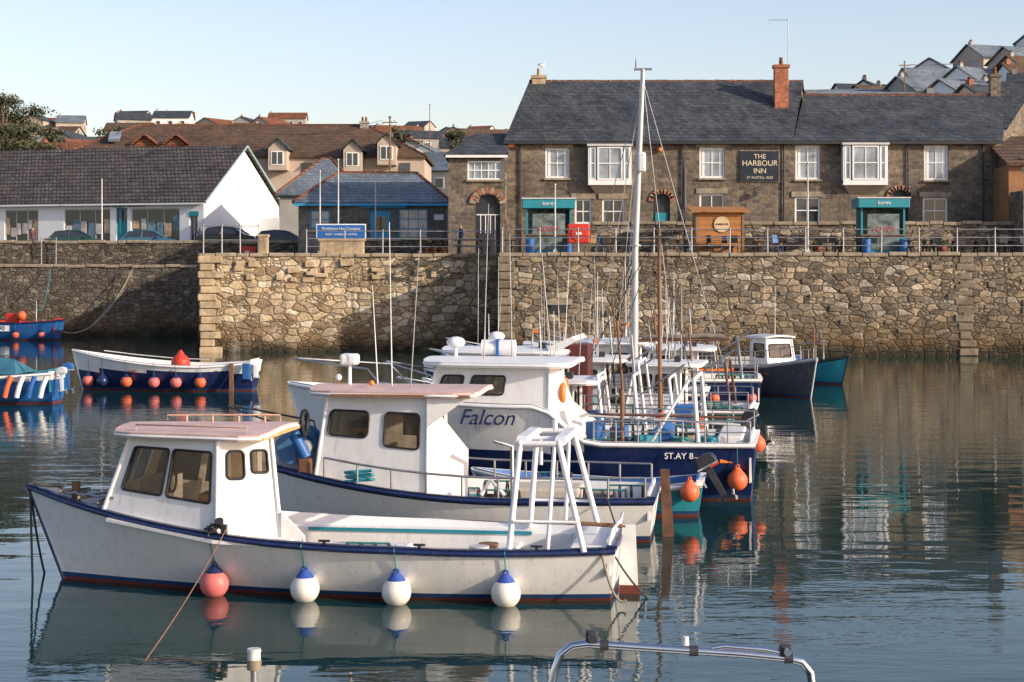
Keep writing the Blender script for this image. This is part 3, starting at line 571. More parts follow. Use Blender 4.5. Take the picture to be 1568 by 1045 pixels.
# ------------------------------------------------------------ poles
def pole(name,px,D,pt,zb=5.2,r=.05,mat=None,arms=0):
    mat=mat or lgrey; g=G(name,(X(px,D),D,0)); g.cone('shaft',mat,(0,0,zb-.2),(0,0,Z(pt,D)),r,r*.6,8); g.box('base',mat,(0,0,zb+.1),(r*4,r*4,.25)); g.ball('finial',mat,(0,0,Z(pt,D)),r*1.2,8)
    for k in range(arms): g.box('crossarms',wood,(0,0,Z(pt,D)-.4-k*.6),(1.2,.08,.08)); [g.cone('insulators',whiteP,(x,0,Z(pt,D)-.35-k*.6),(x,0,Z(pt,D)-.2-k*.6),.04,.03,6) for x in (-.5,-.2,.2,.5)]
    g.done()
pole('flagpole',518,98,245); pole('flagpole',575,110,262); pole('flagpole',850,91,283); pole('flagpole',1237,91,250); pole('flagpole',490,100,262)
pole('utility_pole',597,140,180,5,.1,wood,1); pole('utility_pole',347,185,192,10,.08,wood,1); pole('utility_pole',1385,190,95,14,.09,wood,1); pole('utility_pole',658,220,160,12,.07,wood,0)
g=G('overhead_wires',single=True)
def sag(a,b,s,n=14): a=V(a);b=V(b); return [a.lerp(b,i/n)-V((0,0,s*4*(i/n)*(1-i/n))) for i in range(n+1)]
for k in (-.5,.5): g.tube('w',roped,sag((X(597,140)+k,140,Z(184,140)),(X(347,185)+k,185,Z(195,185)),1.),.015,4); g.tube('w',roped,sag((X(1385,190)+k,190,Z(99,190)),(X(1600,200)+k,200,Z(60,200)),1.),.02,4)
g.done()
def parasol(px,D,pt,name='folded_parasol'):
    g=G(name,(X(px,D),D,QZ)); zt=Z(pt,D)-QZ; g.cone('pole',dark,(0,0,0),(0,0,zt),.05,.04,8); g.tube('canopy',dark,[(0,0,zt-2.9),(0,0,zt-2.6),(0,0,zt-1.2),(0,0,zt-.15)],.2,10,r1=.05); g.cone('base',dark,(0,0,0),(0,0,.12),.4,.4); g.done()
parasol(1048,97.2,240)
# ------------------------------------------------------------ quay furniture
def picnic(x,y,mat):
    g=G('picnic_table',(x,y,QZ),random.uniform(-4,4))
    for k in range(4): g.box('table_top',mat,(0,-.3+.2*k,.75),(1.7,.17,.05))
    for s_ in (-1,1):
        g.box('bench_seats',mat,(0,s_*.72,.45),(1.7,.28,.05))
        for x_ in (-.6,.6): g.box('legs',mat,(x_,s_*.33,.37),(.09,.05,.85),rx=s_*28)
    for x_ in (-.6,.6): g.box('cross_braces',mat,(x_+.07,0,.4),(.05,1.65,.1)); 
    g.done()
blk=M('black_stained_wood',(.03,.03,.03),.6); tw=M('timber',(.23,.14,.07),.7,var=.3,scale=5)
for px,mt in ((720,blk),(765,blk),(940,blk),(985,tw),(1030,blk),(1100,tw),(1180,tw),(1215,blk),(1270,blk),(1300,blk),(1405,blk),(1432,tw),(1480,blk),(1530,blk),(1555,blk)):
    picnic(X(px,94),93+random.uniform(-.6,1.6),mt)
def chair(x,y,m_):
    g=G('outdoor_chair',(x,y,QZ),random.uniform(0,360)); g.box('seat',m_,(0,0,.45),(.42,.42,.04)); g.box('backrest',m_,(0,.2,.78),(.42,.04,.4),rx=-8)
    for a in (-.18,.18):
        for b_ in (-.18,.18): g.cone('legs',m_,(a,b_,0),(a,b_,.45),.02,.02,6)
    g.done()
for i in range(26): chair(random.uniform(0,29),91.4+random.uniform(0,2.),random.choice((blk,dark,blue,tw,blk)))
def kiosk(px0,px1,pt,D):
    a,b_=X(px0,D),X(px1,D); w_=b_-a; h=Z(pt,D)-QZ; g=G('teal_drinks_kiosk',((a+b_)/2,D,QZ),0)
    pic=M('kiosk_graphic',(.13,.17,.16),.6,var=.8,scale=3)
    g.box('counter',teal,(0,0,.5),(w_*.86,1.5,1.0),bev=.02); g.box('counter_top',wood,(0,-.05,1.03),(w_*.92,1.75,.07))
    for s_ in (-1,1):
        for t_ in (-.65,.65): g.box('posts',teal,(s_*(w_*.43-.05),t_,h*.5),(.1,.1,h-.3))
    g.box('back_panel',pic,(0,.66,h*.55),(w_*.84,.06,h*.75)); g.box('side_panel',pic,(w_*.4,0,h*.5),(.05,1.2,h*.6))
    g.box('front_graphic',pic,(0,-.79,1.2),(w_*.62,.05,1.9)); g.text('front_text','HOPPY',red,(0,-.83,1.3),.38); 
    g.box('canopy',teal,(0,0,h-.28),(w_,2.0,.5),bev=.03); g.box('canopy_top',lgrey,(0,0,h),(w_+.1,2.1,.07)); g.text('canopy_text','korev',whiteP,(0,-1.02,h-.27),.3)
    for s_ in (-1,1): g.cone('barrels',blue,(s_*w_*.36,-1.2,0),(s_*w_*.36,-1.2,.8),.24,.24); 
    g.done()
kiosk(800,880,305,94.); kiosk(1309,1387,304,94.5)
g=G('wooden_bar_hut',(X(1099,95),95,QZ)); w_=2.55; h=2.25
g.box('walls',kwood,(0,0,h/2),(w_,2,h)); 
for k in range(7): g.box('wall_boards',kwood,(0,-1.012,.16+k*.31),(w_-.02,.03,.27))
for s_ in (-1,1): g.box('corner_posts',tw,(s_*(w_/2-.04),-1.02,h/2),(.12,.08,h))
slope(g,'roof',kwood,[(-w_/2-.3,-1.35,h-.02),(w_/2+.3,-1.35,h-.02),(w_/2+.3,1.3,h+.28),(-w_/2-.3,1.3,h+.28)],.09); g.cone('round_logo',M('logo_cream',(.6,.45,.25),.6),(.1,-1.05,1.6),(.1,-1.09,1.6),.42,.42,24); g.cone('logo_ring',wood,(.1,-1.04,1.6),(.1,-1.06,1.6),.47,.47,24); g.text('logo_text','HARBOUR',wood,(.1,-1.1,1.6),.15); g.done()
def lifebox(px,D,pt,pb):
    g=G('lifebuoy_housing',(X(px,D),D,0)); z=Z((pt+pb)/2,D); hh=Z(pt,D)-Z(pb,D)
    g.box('casing',red,(0,0,z),(1.15,.35,hh),bev=.08); g.cone('face_disc',red,(0,-.17,z),(0,-.22,z),.4,.38,20); g.box('label',whiteP,(0,-.235,z),(.3,.03,.12)); g.cone('post',steel,(0,.1,5.1),(0,.1,z),.05,.05); g.done()
lifebox(886,91.,343,373); lifebox(379,117,378,394)
def planter(px,D):
    g=G('planter_barrel',(X(px,D),D,QZ)); g.cone('barrel',tileO,(0,0,0),(0,0,.4),.22,.3,14)
    vs=[];fs=[]
    for i in range(120):
        p=V((random.gauss(0,.17),random.gauss(0,.17),.45+abs(random.gauss(0,.15)))); u=V((random.gauss(0,1),random.gauss(0,1),random.gauss(0,1))).normalized()*.08; w2=u.cross(V((0,.3,1))).normalized()*.04; k=len(vs); vs+=[p-u,p-w2,p+u,p+w2]; fs.append((k,k+1,k+2,k+3))
    g.add('foliage',leafB,vs,fs); g.done()
for px in (652,664,678,1252,1442): planter(px,98 if px<700 else 92)
# cars
def car(px,D,col,rz=0,zb=5.55):
    g=G('parked_car',(X(px,D),D,zb),rz)
    body=[(-2.1,.35),(-2.15,.7),(-1.95,.92),(-1.2,1.0),(-.2,1.02),(1.1,.97),(1.9,.82),(2.12,.6),(2.1,.32)]
    g.prism('body',col,[V((x,-.86,z)) for x,z in body],[V((x,.86,z)) for x,z in body]); g.bev['body']=.07
    gh=[(-1.75,.97),(-1.3,1.38),(-.4,1.47),(.35,1.4),(1.15,.96)]
    A=[V((x,-.82+(z-.95)*.42,z)) for x,z in gh]; Bb=[V((x,.82-(z-.95)*.42,z)) for x,z in gh]; g.prism('windows',glassd,A,Bb); g.bev['windows']=.03
    rp=[(-1.36,1.375),(-.4,1.475),(.38,1.405)]; 
    for i in range(2):
        (xa,za_),(xb,zb_)=rp[i],rp[i+1]; g.hexa('roof',col,[(xa,-.66,za_),(xb,-.66,zb_),(xb,.66,zb_),(xa,.66,za_),(xa,-.6,za_+.05),(xb,-.6,zb_+.05),(xb,.6,zb_+.05),(xa,.6,za_+.05)])
    for s_ in (-1,1):
        for (xa,za_),(xb,zb_) in (((-1.75,.97),(-1.33,1.4)),((1.17,.96),(.38,1.42)),((-.45,.97),(-.4,1.46))): g.tube('pillars',col,[(xa,s_*(.83),za_),(xb,s_*.65,zb_)],.04,5)
        g.box('mirrors',col,(.75,s_*.98,1.02),(.15,.2,.14)); g.box('headlights',chrome,(2.0,s_*.6,.68),(.2,.35,.15)); g.box('tail_lights',red,(-2.05,s_*.65,.78),(.15,.25,.2))
        for x in (-1.3,1.3): g.cone('wheels',black,(x,s_*.68,.32),(x,s_*.9,.32),.32,.32,18); g.cone('hubcaps',chrome,(x,s_*.9,.32),(x,s_*.915,.32),.2,.18,12)
    g.done()
car(116,126,M('car_green',(.015,.06,.055),.2),8,5.6); car(228,126,M('car_blue',(.04,.12,.19),.2),5,5.6); car(352,123,M('car_black',(.02,.022,.028),.15),-8,5.8); car(432,123,M('car_grey',(.06,.07,.09),.2),0,5.56)
# people
def person(name,loc,rz,jac,leg,h=1.72,stride=.12):
    s=h/1.72
    J=[((0,0,.93),.13),((0,0,1.15),.125),((0,0,1.38),.15),((0,0,1.49),.06),((0,-.01,1.56),.075),((0,-.02,1.64),.1),((0,-.01,1.7),.07),
       ((.19,0,1.42),.065),((.25,.03,1.14),.05),((.24,-.08,.9),.038),((.24,-.1,.8),.04),((-.19,0,1.42),.065),((-.25,.03,1.14),.05),((-.24,-.08,.9),.038),((-.24,-.1,.8),.04),
       ((.1,0,.85),.1),((.11,-stride,.48),.068),((.11,-stride*.6,.08),.048),((.11,-stride*.6-.15,.04),.04),((-.1,0,.85),.1),((-.11,stride*.3,.48),.068),((-.11,stride,.08),.048),((-.11,stride-.15,.04),.04)]
    E=[(0,1),(1,2),(2,3),(3,4),(4,5),(5,6),(2,7),(7,8),(8,9),(9,10),(2,11),(11,12),(12,13),(13,14),(0,15),(15,16),(16,17),(17,18),(0,19),(19,20),(20,21),(21,22)]
    me=bpy.data.meshes.new(name); me.from_pydata([V(j[0])*s for j in J],E,[]); o=bpy.data.objects.new(name+'_tmp',me); sc.collection.objects.link(o)
    o.modifiers.new('skin','SKIN'); sub=o.modifiers.new('sub','SUBSURF'); sub.levels=1
    for i,j in enumerate(J): me.skin_vertices[0].data[i].radius=(j[1]*s*.95,j[1]*s*.85)
    me.skin_vertices[0].data[0].use_root=True
    dg=bpy.context.evaluated_depsgraph_get(); m2=bpy.data.meshes.new_from_object(o.evaluated_get(dg)); bpy.data.objects.remove(o)
    m2.name=name; m2.materials.clear()
    for mm in (leg,jac,skin,hair,black): m2.materials.append(mm)
    for p in m2.polygons:
        c=p.center/s; p.use_smooth=True; k=0
        if c.z>1.5: k=3 if (c.z>1.66 or c.y>.03) else 2
        elif abs(c.x)>.18 and c.z<.88: k=2
        elif c.z>.92: k=1
        elif c.z<.1: k=4
        p.material_index=k
    ob=bpy.data.objects.new(name,m2); sc.collection.objects.link(ob); ob.location=loc; ob.rotation_euler=(0,0,math.radians(rz))
jr=M('jacket_brown',(.12,.05,.04),.8); jb=M('jacket_navy',(.03,.04,.08),.8); jn=M('jeans',(.04,.05,.09),.85)
person('pedestrian',(X(50,128),128,5.6),40,jr,jn,1.75); person('pedestrian',(X(306,126),126,5.6),200,jb,dark,1.7); person('pedestrian',(X(706,99),99,5.2),-60,jb,jn,1.7)
g=G('herring_gull',(X(829,107),107,Z(120,107)+.74),20,True); g.ball('b',whiteP,(0,0,.06),(.2,.09,.09),10); g.ball('b',grey,(-.04,0,.1),(.2,.085,.06),10); g.ball('b',whiteP,(.17,0,.2),(.06,.05,.05),8); g.cone('b',whiteP,(.12,0,.08),(.16,0,.2),.06,.04,8); g.cone('b',orange,(.21,0,.2),(.3,0,.18),.018,.004,6)
for y in (-.03,.03): g.cone('b',orange,(0,y,0),(0,y,-.12),.01,.01,5)
g.done()
# ------------------------------------------------------------ boats
def hull(g,L,B,sheer,top,gun,inner=None,deck=None,draft=.4,tw=.75,rake=.7,tmax=.38,deckz=None,gh=.11,bands=None,p0=.3,fl=.55,n=34,bt=None,af=None,strake=.035):
    inner=inner or whiteP; deck=deck or deckm; bt=bt or boot; af=af or anti
    def hb(t):
        if t<tmax: k=tw+(1-tw)*math.sin(t/tmax*math.pi/2)
        else: k=1-((t-tmax)/(1-tmax))**2.4
        return B/2*max(k,0)
    def P(t,z,side,ins=0):
        s=sheer(t); v=max(0,min(1,(z+draft)/(s+draft))); w_=max(hb(t)*v**(p0+fl*t*t+ .18*(1-t)**4)-ins,.012)
        return V((L*t-rake*(1-v)*t**5+.16*(1-v)*(1-t)**8,side*w_,z))
    ts=[1-(1-i/n)**1.35 for i in range(n+1)]
    def rows(t):
        s=sheer(t); lo=.11; hi=s-gh
        return [-draft,-draft*.6,-.12,0,.045,.11]+[lo+(hi-lo)*k/6 for k in range(1,7)]+[s]
    def rmat(j,t):
        if j<4: return af
        if j==4: return bt
        if j==11: return gun
        if bands:
            r=rows(t); zc=(r[j]+r[j+1])/2
            for zb,mt in bands:
                if zc<zb: return mt
        return top
    dz=deckz or (lambda t:.35)
    for side in (-1,1):
        for i in range(n):
            ra,rb=rows(ts[i]),rows(ts[i+1])
            for j in range(12):
                mt=rmat(j,ts[i]); g.add('hull',mt,[P(ts[i],ra[j],side),P(ts[i+1],rb[j],side),P(ts[i+1],rb[j+1],side),P(ts[i],ra[j+1],side)],[(0,1,2,3)],True)
            sa,sb=sheer(ts[i]),sheer(ts[i+1])
            da,db=min(dz(ts[i]),sa-.04),min(dz(ts[i+1]),sb-.04)
            g.add('gunwale',gun,[P(ts[i],sa,side)+V((0,0,.012)),P(ts[i+1],sb,side)+V((0,0,.012)),P(ts[i+1],sb,side,.1)+V((0,0,.012)),P(ts[i],sa,side,.1)+V((0,0,.012))],[(0,1,2,3)],True)
            g.add('bulwark',inner,[P(ts[i],sa,side,.1)+V((0,0,.012)),P(ts[i+1],sb,side,.1)+V((0,0,.012)),P(ts[i+1],db,side,.1),P(ts[i],da,side,.1)],[(0,1,2,3)],True)
            if side==1: g.add('deck',deck,[P(ts[i],da,1,.1),P(ts[i+1],db,1,.1),P(ts[i+1],db,-1,.1),P(ts[i],da,-1,.1)],[(0,1,2,3)])
        g.tube('rubbing_strake',gun,[P(t,sheer(t)-.05,side)+V((0,side*.015,0)) for t in ts],strake,6)
    ra=rows(0)
    for j in range(12): g.add('transom',rmat(j,0),[P(0,ra[j],-1),P(0,ra[j],1),P(0,ra[j+1],1),P(0,ra[j+1],-1)],[(0,1,2,3)])
    s0=sheer(0); g.box('transom_cap',gun,(.05,0,s0+.01),(.14,2*hb(0),.05)); g.box('transom_inner',inner,(.1,0,(s0+.3)/2+.1),(.04,2*hb(0)*.92,s0-.3))
    g.tube('stem_band',gun,[P(1,z,1)+V((.01,-.012,0)) for z in [ -draft*.5+ (sheer(1)+draft*.5)*k/8 for k in range(9)]],.03,6)
    return P,hb
# hollow wheelhouses with real window openings
def cabin(g,xa,xf,wa,wf,z0,z1,rake=.25,tum=.08,arake=0,mat=None,zf=None):
    zf=z0 if zf is None else zf
    c=dict(baL=V((xa,wa,z0)),baR=V((xa,-wa,z0)),bfL=V((xf,wf,zf)),bfR=V((xf,-wf,zf)),taL=V((xa+arake,wa-tum,z1)),taR=V((xa+arake,-wa+tum,z1)),tfL=V((xf-rake,wf-tum,z1)),tfR=V((xf-rake,-wf+tum,z1)))
    q=dict(L=[c['bfL'],c['baL'],c['taL'],c['tfL']],A=[c['baL'],c['baR'],c['taR'],c['taL']],F=[c['bfR'],c['bfL'],c['tfL'],c['tfR']],R=[c['baR'],c['bfR'],c['tfR'],c['taR']])
    q['h']={k:[] for k in 'LAFR'}; q['mat']=mat or white
    for a,b_ in (('baL','taL'),('baR','taR'),('bfL','tfL'),('bfR','tfR')): g.tube('corner_mouldings',q['mat'],[c[a],c[b_]],.035,8)
    g.box('wheel_console',q['mat'],(xf-rake-.25,0,(z0+z1)/2-.35),(.35,wf*1.3,.8)); g.ring('steering_wheel',dark,(xf-rake-.5,.25,(z0+z1)/2+.02),.17,.02,'x'); g.box('cabin_seat',wood,(xa+.5,-wa*.4,(z0+z1)/2-.3),(.4,.4,.12)); g.box('cabin_seat',wood,(xa+.35,-wa*.4,(z0+z1)/2-.08),(.08,.4,.4))
    return q
def win(g,q,k,u0,u1,v0,v1,r=.06,door=False):
    f=q[k]; q['h'][k].append((u0,u1,v0,v1))
    if door: return
    lu=(f[1]-f[0]).length; lv=(f[3]-f[0]).length; nrm=(f[1]-f[0]).cross(f[3]-f[0]).normalized(); r=min(r,.45*(u1-u0)*lu)
    e=.012; uv=rrect(u0-e/lu,u1+e/lu,v0-e/lv,v1+e/lv,r/lu,r/lv); g.tube('window_rubbers',black,[bil(f,*p)+nrm*.008 for p in uv],.019,6,True)
    cs=[(u1,v1),(u0,v1),(u0,v0),(u1,v0)]; 
    for i,cc in enumerate(cs):
        arc=uv[i*5:i*5+5]; ce=(cc[0]+(e/lu)*(1 if cc[0]==u1 else -1),cc[1]+(e/lv)*(1 if cc[1]==v1 else -1))
        g.add('window_corners',q['mat'],[bil(f,*ce)+nrm*.003]+[bil(f,*p)+nrm*.003 for p in arc],[(0,1,2,3,4,5)])
    g.panel('windows',glassb,f,u0,u1,v0,v1,0,-.012,-.006)
def sheetwall(g,part,mat,f,hs,th=.035):
    us=sorted({0,1,*[a for h in hs for a in h[:2]]}); vs_=sorted({0,1,*[a for h in hs for a in h[2:]]}); nrm=(f[1]-f[0]).cross(f[3]-f[0]).normalized()
    for off in (0,-th):
        for i in range(len(us)-1):
            for j in range(len(vs_)-1):
                cu,cv=(us[i]+us[i+1])/2,(vs_[j]+vs_[j+1])/2
                if any(h[0]<cu<h[1] and h[2]<cv<h[3] for h in hs): continue
                g.add(part,mat,[bil(f,us[i],vs_[j])+nrm*off,bil(f,us[i+1],vs_[j])+nrm*off,bil(f,us[i+1],vs_[j+1])+nrm*off,bil(f,us[i],vs_[j+1])+nrm*off],[(0,1,2,3)])
def cabdone(g,q):
    for k in 'LAFR': sheetwall(g,'wheelhouse_walls',q['mat'],q[k],q['h'][k])
def roofslab(g,xa,xf,wa,wf,z,th=.07,mat=None,part='wheelhouse_roof',camber=.06):
    n=9; m_=mat or pinkroof; vs=[];fs=[]
    for i in range(n):
        u=i/(n-1)
        for j in range(n):
            v=-1+2*j/(n-1); w_=wa+(wf-wa)*u; rr=1-.14*(abs(2*u-1)**8); x=xa+(xf-xa)*u; x=x+( (xa+xf)/2-x)*.06*abs(v)**6
            vs.append((x,v*w_*rr,z+camber*(1-v*v)))
    N=len(vs); vs+=[(a,b_,c-th) for a,b_,c in vs]
    for i in range(n-1):
        for j in range(n-1): k=i*n+j; fs+=[(k,k+1,k+n+1,k+n),(N+k,N+k+n,N+k+n+1,N+k+1)]
    br=[j for j in range(n)]+[i*n+n-1 for i in range(1,n)]+[(n-1)*n+j for j in range(n-2,-1,-1)]+[i*n for i in range(n-2,0,-1)]
    for a,b_ in zip(br,br[1:]+br[:1]): fs.append((a,b_,N+b_,N+a))
    g.add(part,m_,vs,fs); g.tube('roof_edge',whiteP,[V(vs[i])-V((0,0,th*.6)) for i in br],.022,5,True)
def rails(g,P,sheer,t0,t1,side,n,h,mat=None,r=.016,ins=.05,part='deck_rails',mid=False):
    mat=mat or lgrey; pts=[]
    for i in range(n+1):
        t=t0+(t1-t0)*i/n; p=P(t,sheer(t),side,ins); pts.append(p+V((0,0,h))); g.tube(part,mat,[p,p+V((0,0,h))],r,6)
    g.tube(part,mat,pts,r,6)
    if mid: g.tube(part,mat,[p-V((0,0,h/2)) for p in pts],r*.8,6)
def fender(g,P,sheer,t,side,r,mat,topm,zc=.28):
    p=P(t,zc,side); p=V((p.x,p.y+side*(r*1.0),zc)); g.ball('floats',mat,p,(r,r,r*1.02),20); g.tube('float_caps',topm,[p+V((0,0,r*.6)),p+V((0,0,r*.95)),p+V((0,0,r*1.3))],r*.79,16,r1=r*.2)
    g.ring('float_eyes',topm,p+V((0,0,r*1.38)),r*.16,r*.07,'y',10)
    s=P(t,sheer(t),side); g.tube('float_lines',ropeg,[p+V((0,0,r*1.4)),V((p.x,s.y+side*.03,sheer(t)-.03)),V((p.x,s.y-side*.1,sheer(t)+.03))],.009,5)
def hangcurve(g,part,mat,a,b_,s,r): g.tube(part,mat,sag(a,b_,s),r,5)
def outboard(g,pos,rz=0,s=1,col=None,tilt=0):
    col=col or dark; T=Matrix.Translation(V(pos))@Matrix.Rotation(math.radians(rz),4,'Z')@Matrix.Rotation(math.radians(tilt),4,'Y')
    def tp(p): return T@(V(p)*s)
    pr=[(-.28,0),(.2,0),(.24,.12),(.18,.32),(-.05,.38),(-.28,.33),(-.34,.16)]
    g.prism('outboard_cowling',col,[tp((x,-.14,z+.15)) for x,z in pr],[tp((x,.14,z+.15)) for x,z in pr]); g.bev['outboard_cowling']=.05*s
    g.prism('outboard_band',lgrey,[tp((x*1.01,-.146,z)) for x,z in ((-.3,.2),(.22,.2),(.23,.24),(-.32,.24))],[tp((x*1.01,.146,z)) for x,z in ((-.3,.2),(.22,.2),(.23,.24),(-.32,.24))])
    g.prism('outboard_leg',col,[tp((x,-.05,z)) for x,z in ((-.12,.15),(.06,.15),(.02,-.5),(.0,-.75),(-.13,-.75),(-.13,-.45))],[tp((x,.05,z)) for x,z in ((-.12,.15),(.06,.15),(.02,-.5),(.0,-.75),(-.13,-.75),(-.13,-.45))])
    g.tube('outboard_gearcase',col,[tp((-.28,0,-.7)),tp((.14,0,-.7))],.05*s,8,r1=.03*s)
    for k in range(3):
        a=k*2.094; g.panel('propeller',steel,[tp((-.3,math.cos(a)*.02,-.7+math.sin(a)*.02)),tp((-.26,math.cos(a+.5)*.14,-.7+math.sin(a+.5)*.14)),tp((-.3,math.cos(a)*.18,-.7+math.sin(a)*.18)),tp((-.34,math.cos(a-.3)*.12,-.7+math.sin(a-.3)*.12))],0,1,0,1,0,0,.01)
    g.tube('outboard_bracket',grey,[tp((.1,0,.05)),tp((.25,0,-.05)),tp((.25,0,-.25))],.03*s,6)
def aerial(g,p,h,tilt=0,r=.012,mat=None): g.tube('aerials',mat or whiteP,[p,V(p)+V((tilt,0,h))],r,5,r1=r*.5)
def clutter(g,x0,x1,y0,y1,z,n,seed=1):
    rr=random.Random(seed); cols=[blue,orange,grey,black,deckm,teal,wood,white,rope,lgrey]
    for i in range(n):
        x,y=rr.uniform(x0,x1),rr.uniform(y0,y1); m_=rr.choice(cols); k=rr.random()
        if k<.35: g.box('fish_boxes',m_,(x,y,z+.12),(rr.uniform(.3,.6),rr.uniform(.25,.4),.24),rz=rr.uniform(0,90),bev=.015)
        elif k<.5: g.cone('buckets',m_,(x,y,z),(x,y,z+.3),.11,.15,12)
        elif k<.65:
            for q in range(4): 
                hp=[V((x-.3+.2*q,y+.2*math.cos(t*math.pi/8),z+.05+.36*math.sin(t*math.pi/8))) for t in range(9)]; g.tube('lobster_pots',roped,hp,.018,5)
            g.box('lobster_pots',wood,(x,y,z+.05),(.66,.42,.05)); g.tube('lobster_pots',ropeg,[(x-.3,y,z+.41),(x+.3,y,z+.41)],.018,5)
        elif k<.8:
            for q in range(5): g.ring('rope_coils',rr.choice((rope,ropeg,roped)),(x,y,z+.04+q*.04),.2-.01*q,.022,'z',14)
        else:
            g.tube('loose_ropes',rr.choice((rope,ropeg,roped)),[(x+rr.uniform(-.5,.5),y+rr.uniform(-.3,.3),z+.03+rr.random()*.1) for _ in range(9)],.015,5)
# ---- white foreground boat
g=G('white_day_fishing_boat',(1.55,25.05,0),172)
LL,BB=8.85,2.85
sheer=lambda t:.80-.03*math.sin(min(1,t/.35)*math.pi)+.60*max(0,(t-.33)/.67)**2.1
P,hb=hull(g,LL,BB,sheer,white,navy,draft=.45,tw=.72,rake=.75,deckz=lambda t:.3 if t<.6 else (.3+.78*sm((t-.66)/.1)),gh=.1,p0=.34)
q=cabin(g,5.6,7.45,1.1,.66,.8,2.2,.42,.06,mat=white,zf=1.05)
win(g,q,'L',.10,.47,.36,.86,.05); win(g,q,'L',.53,.93,.36,.86,.05); win(g,q,'R',.07,.47,.36,.86,.05); win(g,q,'R',.53,.9,.36,.86,.05)
win(g,q,'F',.08,.46,.38,.86); win(g,q,'F',.54,.92,.38,.86); win(g,q,'A',.3,.95,.05,.92,door=True); cabdone(g,q)
roofslab(g,4.92,7.3,1.22,.82,2.27,.08,pinkroof); g.box('roof_aft_trim',M('orange_stain_paint',(.62,.36,.14),.6,var=.3,scale=5),(5.1,0,2.215),(.3,2.,.05))
pr_=M('pale_rust_rail',(.5,.3,.22),.6)
g.tube('roof_rails',pr_,[(6.9,.75,2.3),(6.9,.75,2.37),(5.2,.95,2.37),(5.2,.95,2.3)],.012,6); g.tube('roof_rails',pr_,[(6.9,-.6,2.32),(6.9,-.6,2.4),(5.2,-.8,2.4),(5.2,-.8,2.3)],.012,6)
for k in range(4): g.cone('roof_bollards',pr_,(5.3+.4*k,-.3,2.33),(5.3+.4*k,-.3,2.42),.02,.02,6)
w0,w1=V((5.6,1.1,.8)),V((4.78,.66,.72)); wq=[w0,w1,V((4.95,.6,2.19)),V((5.6,1.04,2.19))]
g2q={'L':wq,'h':{'L':[]},'mat':white}
win(g,g2q,'L',.18,.46,.62,.88,.07); win(g,g2q,'L',.62,.88,.68,.88,.05)
sheetwall(g,'cabin_extension',white,wq,g2q['h']['L'])
g.tube('extension_edge',white,[w1,wq[2]],.035,8); g.prism('cabin_step',white,[V((4.78,.7,.4)),V((4.4,.7,.4)),V((4.45,.7,.82)),V((4.78,.7,1.15))],[V((4.78,.62,.4)),V((4.4,.62,.4)),V((4.45,.62,.82)),V((4.78,.62,1.15))])
g.prism('cabin_side_deck',white,[V((7.3,.9,1.0)),V((5.6,1.3,.78)),V((4.6,1.3,.74)),V((4.6,.6,.74)),V((5.6,.95,.78)),V((7.3,.5,1.0))],[V((7.3,.9,1.04)),V((5.6,1.3,.83)),V((4.6,1.3,.79)),V((4.6,.6,.79)),V((5.6,.95,.83)),V((7.3,.5,1.04))])
g.cone('vent_horn',dark,(5.5,1.2,1.0),(5.5,1.3,1.1),.04,.065,10); g.box('side_cleat',dark,(5.45,1.22,.94),(.08,.08,.2)); g.tube('grab_rope_pile',roped,[(5.6+.08*math.cos(a*1.9),1.26,.98+.07*math.sin(a*1.3)) for a in range(14)],.018,5)
g.box('side_locker',white,(2.9,-1.12,.5),(4.2,.35,.4),bev=.03); g.box('locker_stripe',teal,(3.1,-.93,.68),(3.4,.02,.05)); g.box('thwart',white,(1.8,0,.5),(.5,2.2,.08),bev=.02); g.box('engine_box',white,(3.6,0,.42),(1.1,.8,.35),bev=.06)
clutter(g,.6,4.4,-.6,.7,.3,9,3)
gp=M('gantry_white',(.8,.8,.8),.35,dirt=(.45,.35,.25),amt=.3)
def leg(a,b_,w_=.042): g.tube('stern_gantry',gp,[a,b_],w_,8)
zt=2.2
for s_ in (1,-1):
    y=s_*1.12; yt=s_*.95
    leg((1.45,y,.75),(1.32,yt,zt)); leg((.42,y,.75),(.78,yt,zt)); leg((.92,y,.75),(.84,yt,zt),.03); leg((1.32,yt,zt),(.76,yt,zt)); leg((1.39,y,1.15),(.5,y*.98,1.15),.022)
    g.ball('gantry_joints',gp,(1.32,yt,zt),.055,8); g.ball('gantry_joints',gp,(.78,yt,zt),.055,8)
for x in (1.32,.78):
    g.hexa('gantry_arch_plates',gp,[(x-.07,-.95,zt-.02),(x+.07,-.95,zt-.02),(x+.07,.95,zt-.02),(x-.07,.95,zt-.02),(x-.07,-.7,zt+.08),(x+.07,-.7,zt+.08),(x+.07,.7,zt+.08),(x-.07,.7,zt+.08)])
leg((1.32,.2,zt),(.78,.2,zt),.035); leg((1.1,.4,zt),(1.1,.4,zt-.35),.03); g.cone('stern_light',whiteP,(1.0,-.5,zt+.05),(1.0,-.5,zt+.2),.03,.04,8)
g.box('stern_deck',white,(.32,0,.78),(.6,2.,.06),bev=.02); g.tube('stern_rail',gp,[(.1,-.95,.8),(.05,-.9,1.02),(.0,0,1.05),(.05,.9,1.02),(.1,.95,.8)],.022,6)
g.prism('rudder',white,[V((-.02,.03,.98)),V((-.2,.03,.98)),V((-.24,.03,.1)),V((-.28,.03,-.3)),V((.05,.03,-.3))],[V((-.02,-.03,.98)),V((-.2,-.03,.98)),V((-.24,-.03,.1)),V((-.28,-.03,-.3)),V((.05,-.03,-.3))])
g.prism('rudder_foot',anti,[V((.02,.035,.12)),V((-.26,.035,.12)),V((-.3,.035,-.35)),V((.05,.035,-.35))],[V((.02,-.035,.12)),V((-.26,-.035,.12)),V((-.3,-.035,-.35)),V((.05,-.035,-.35))])
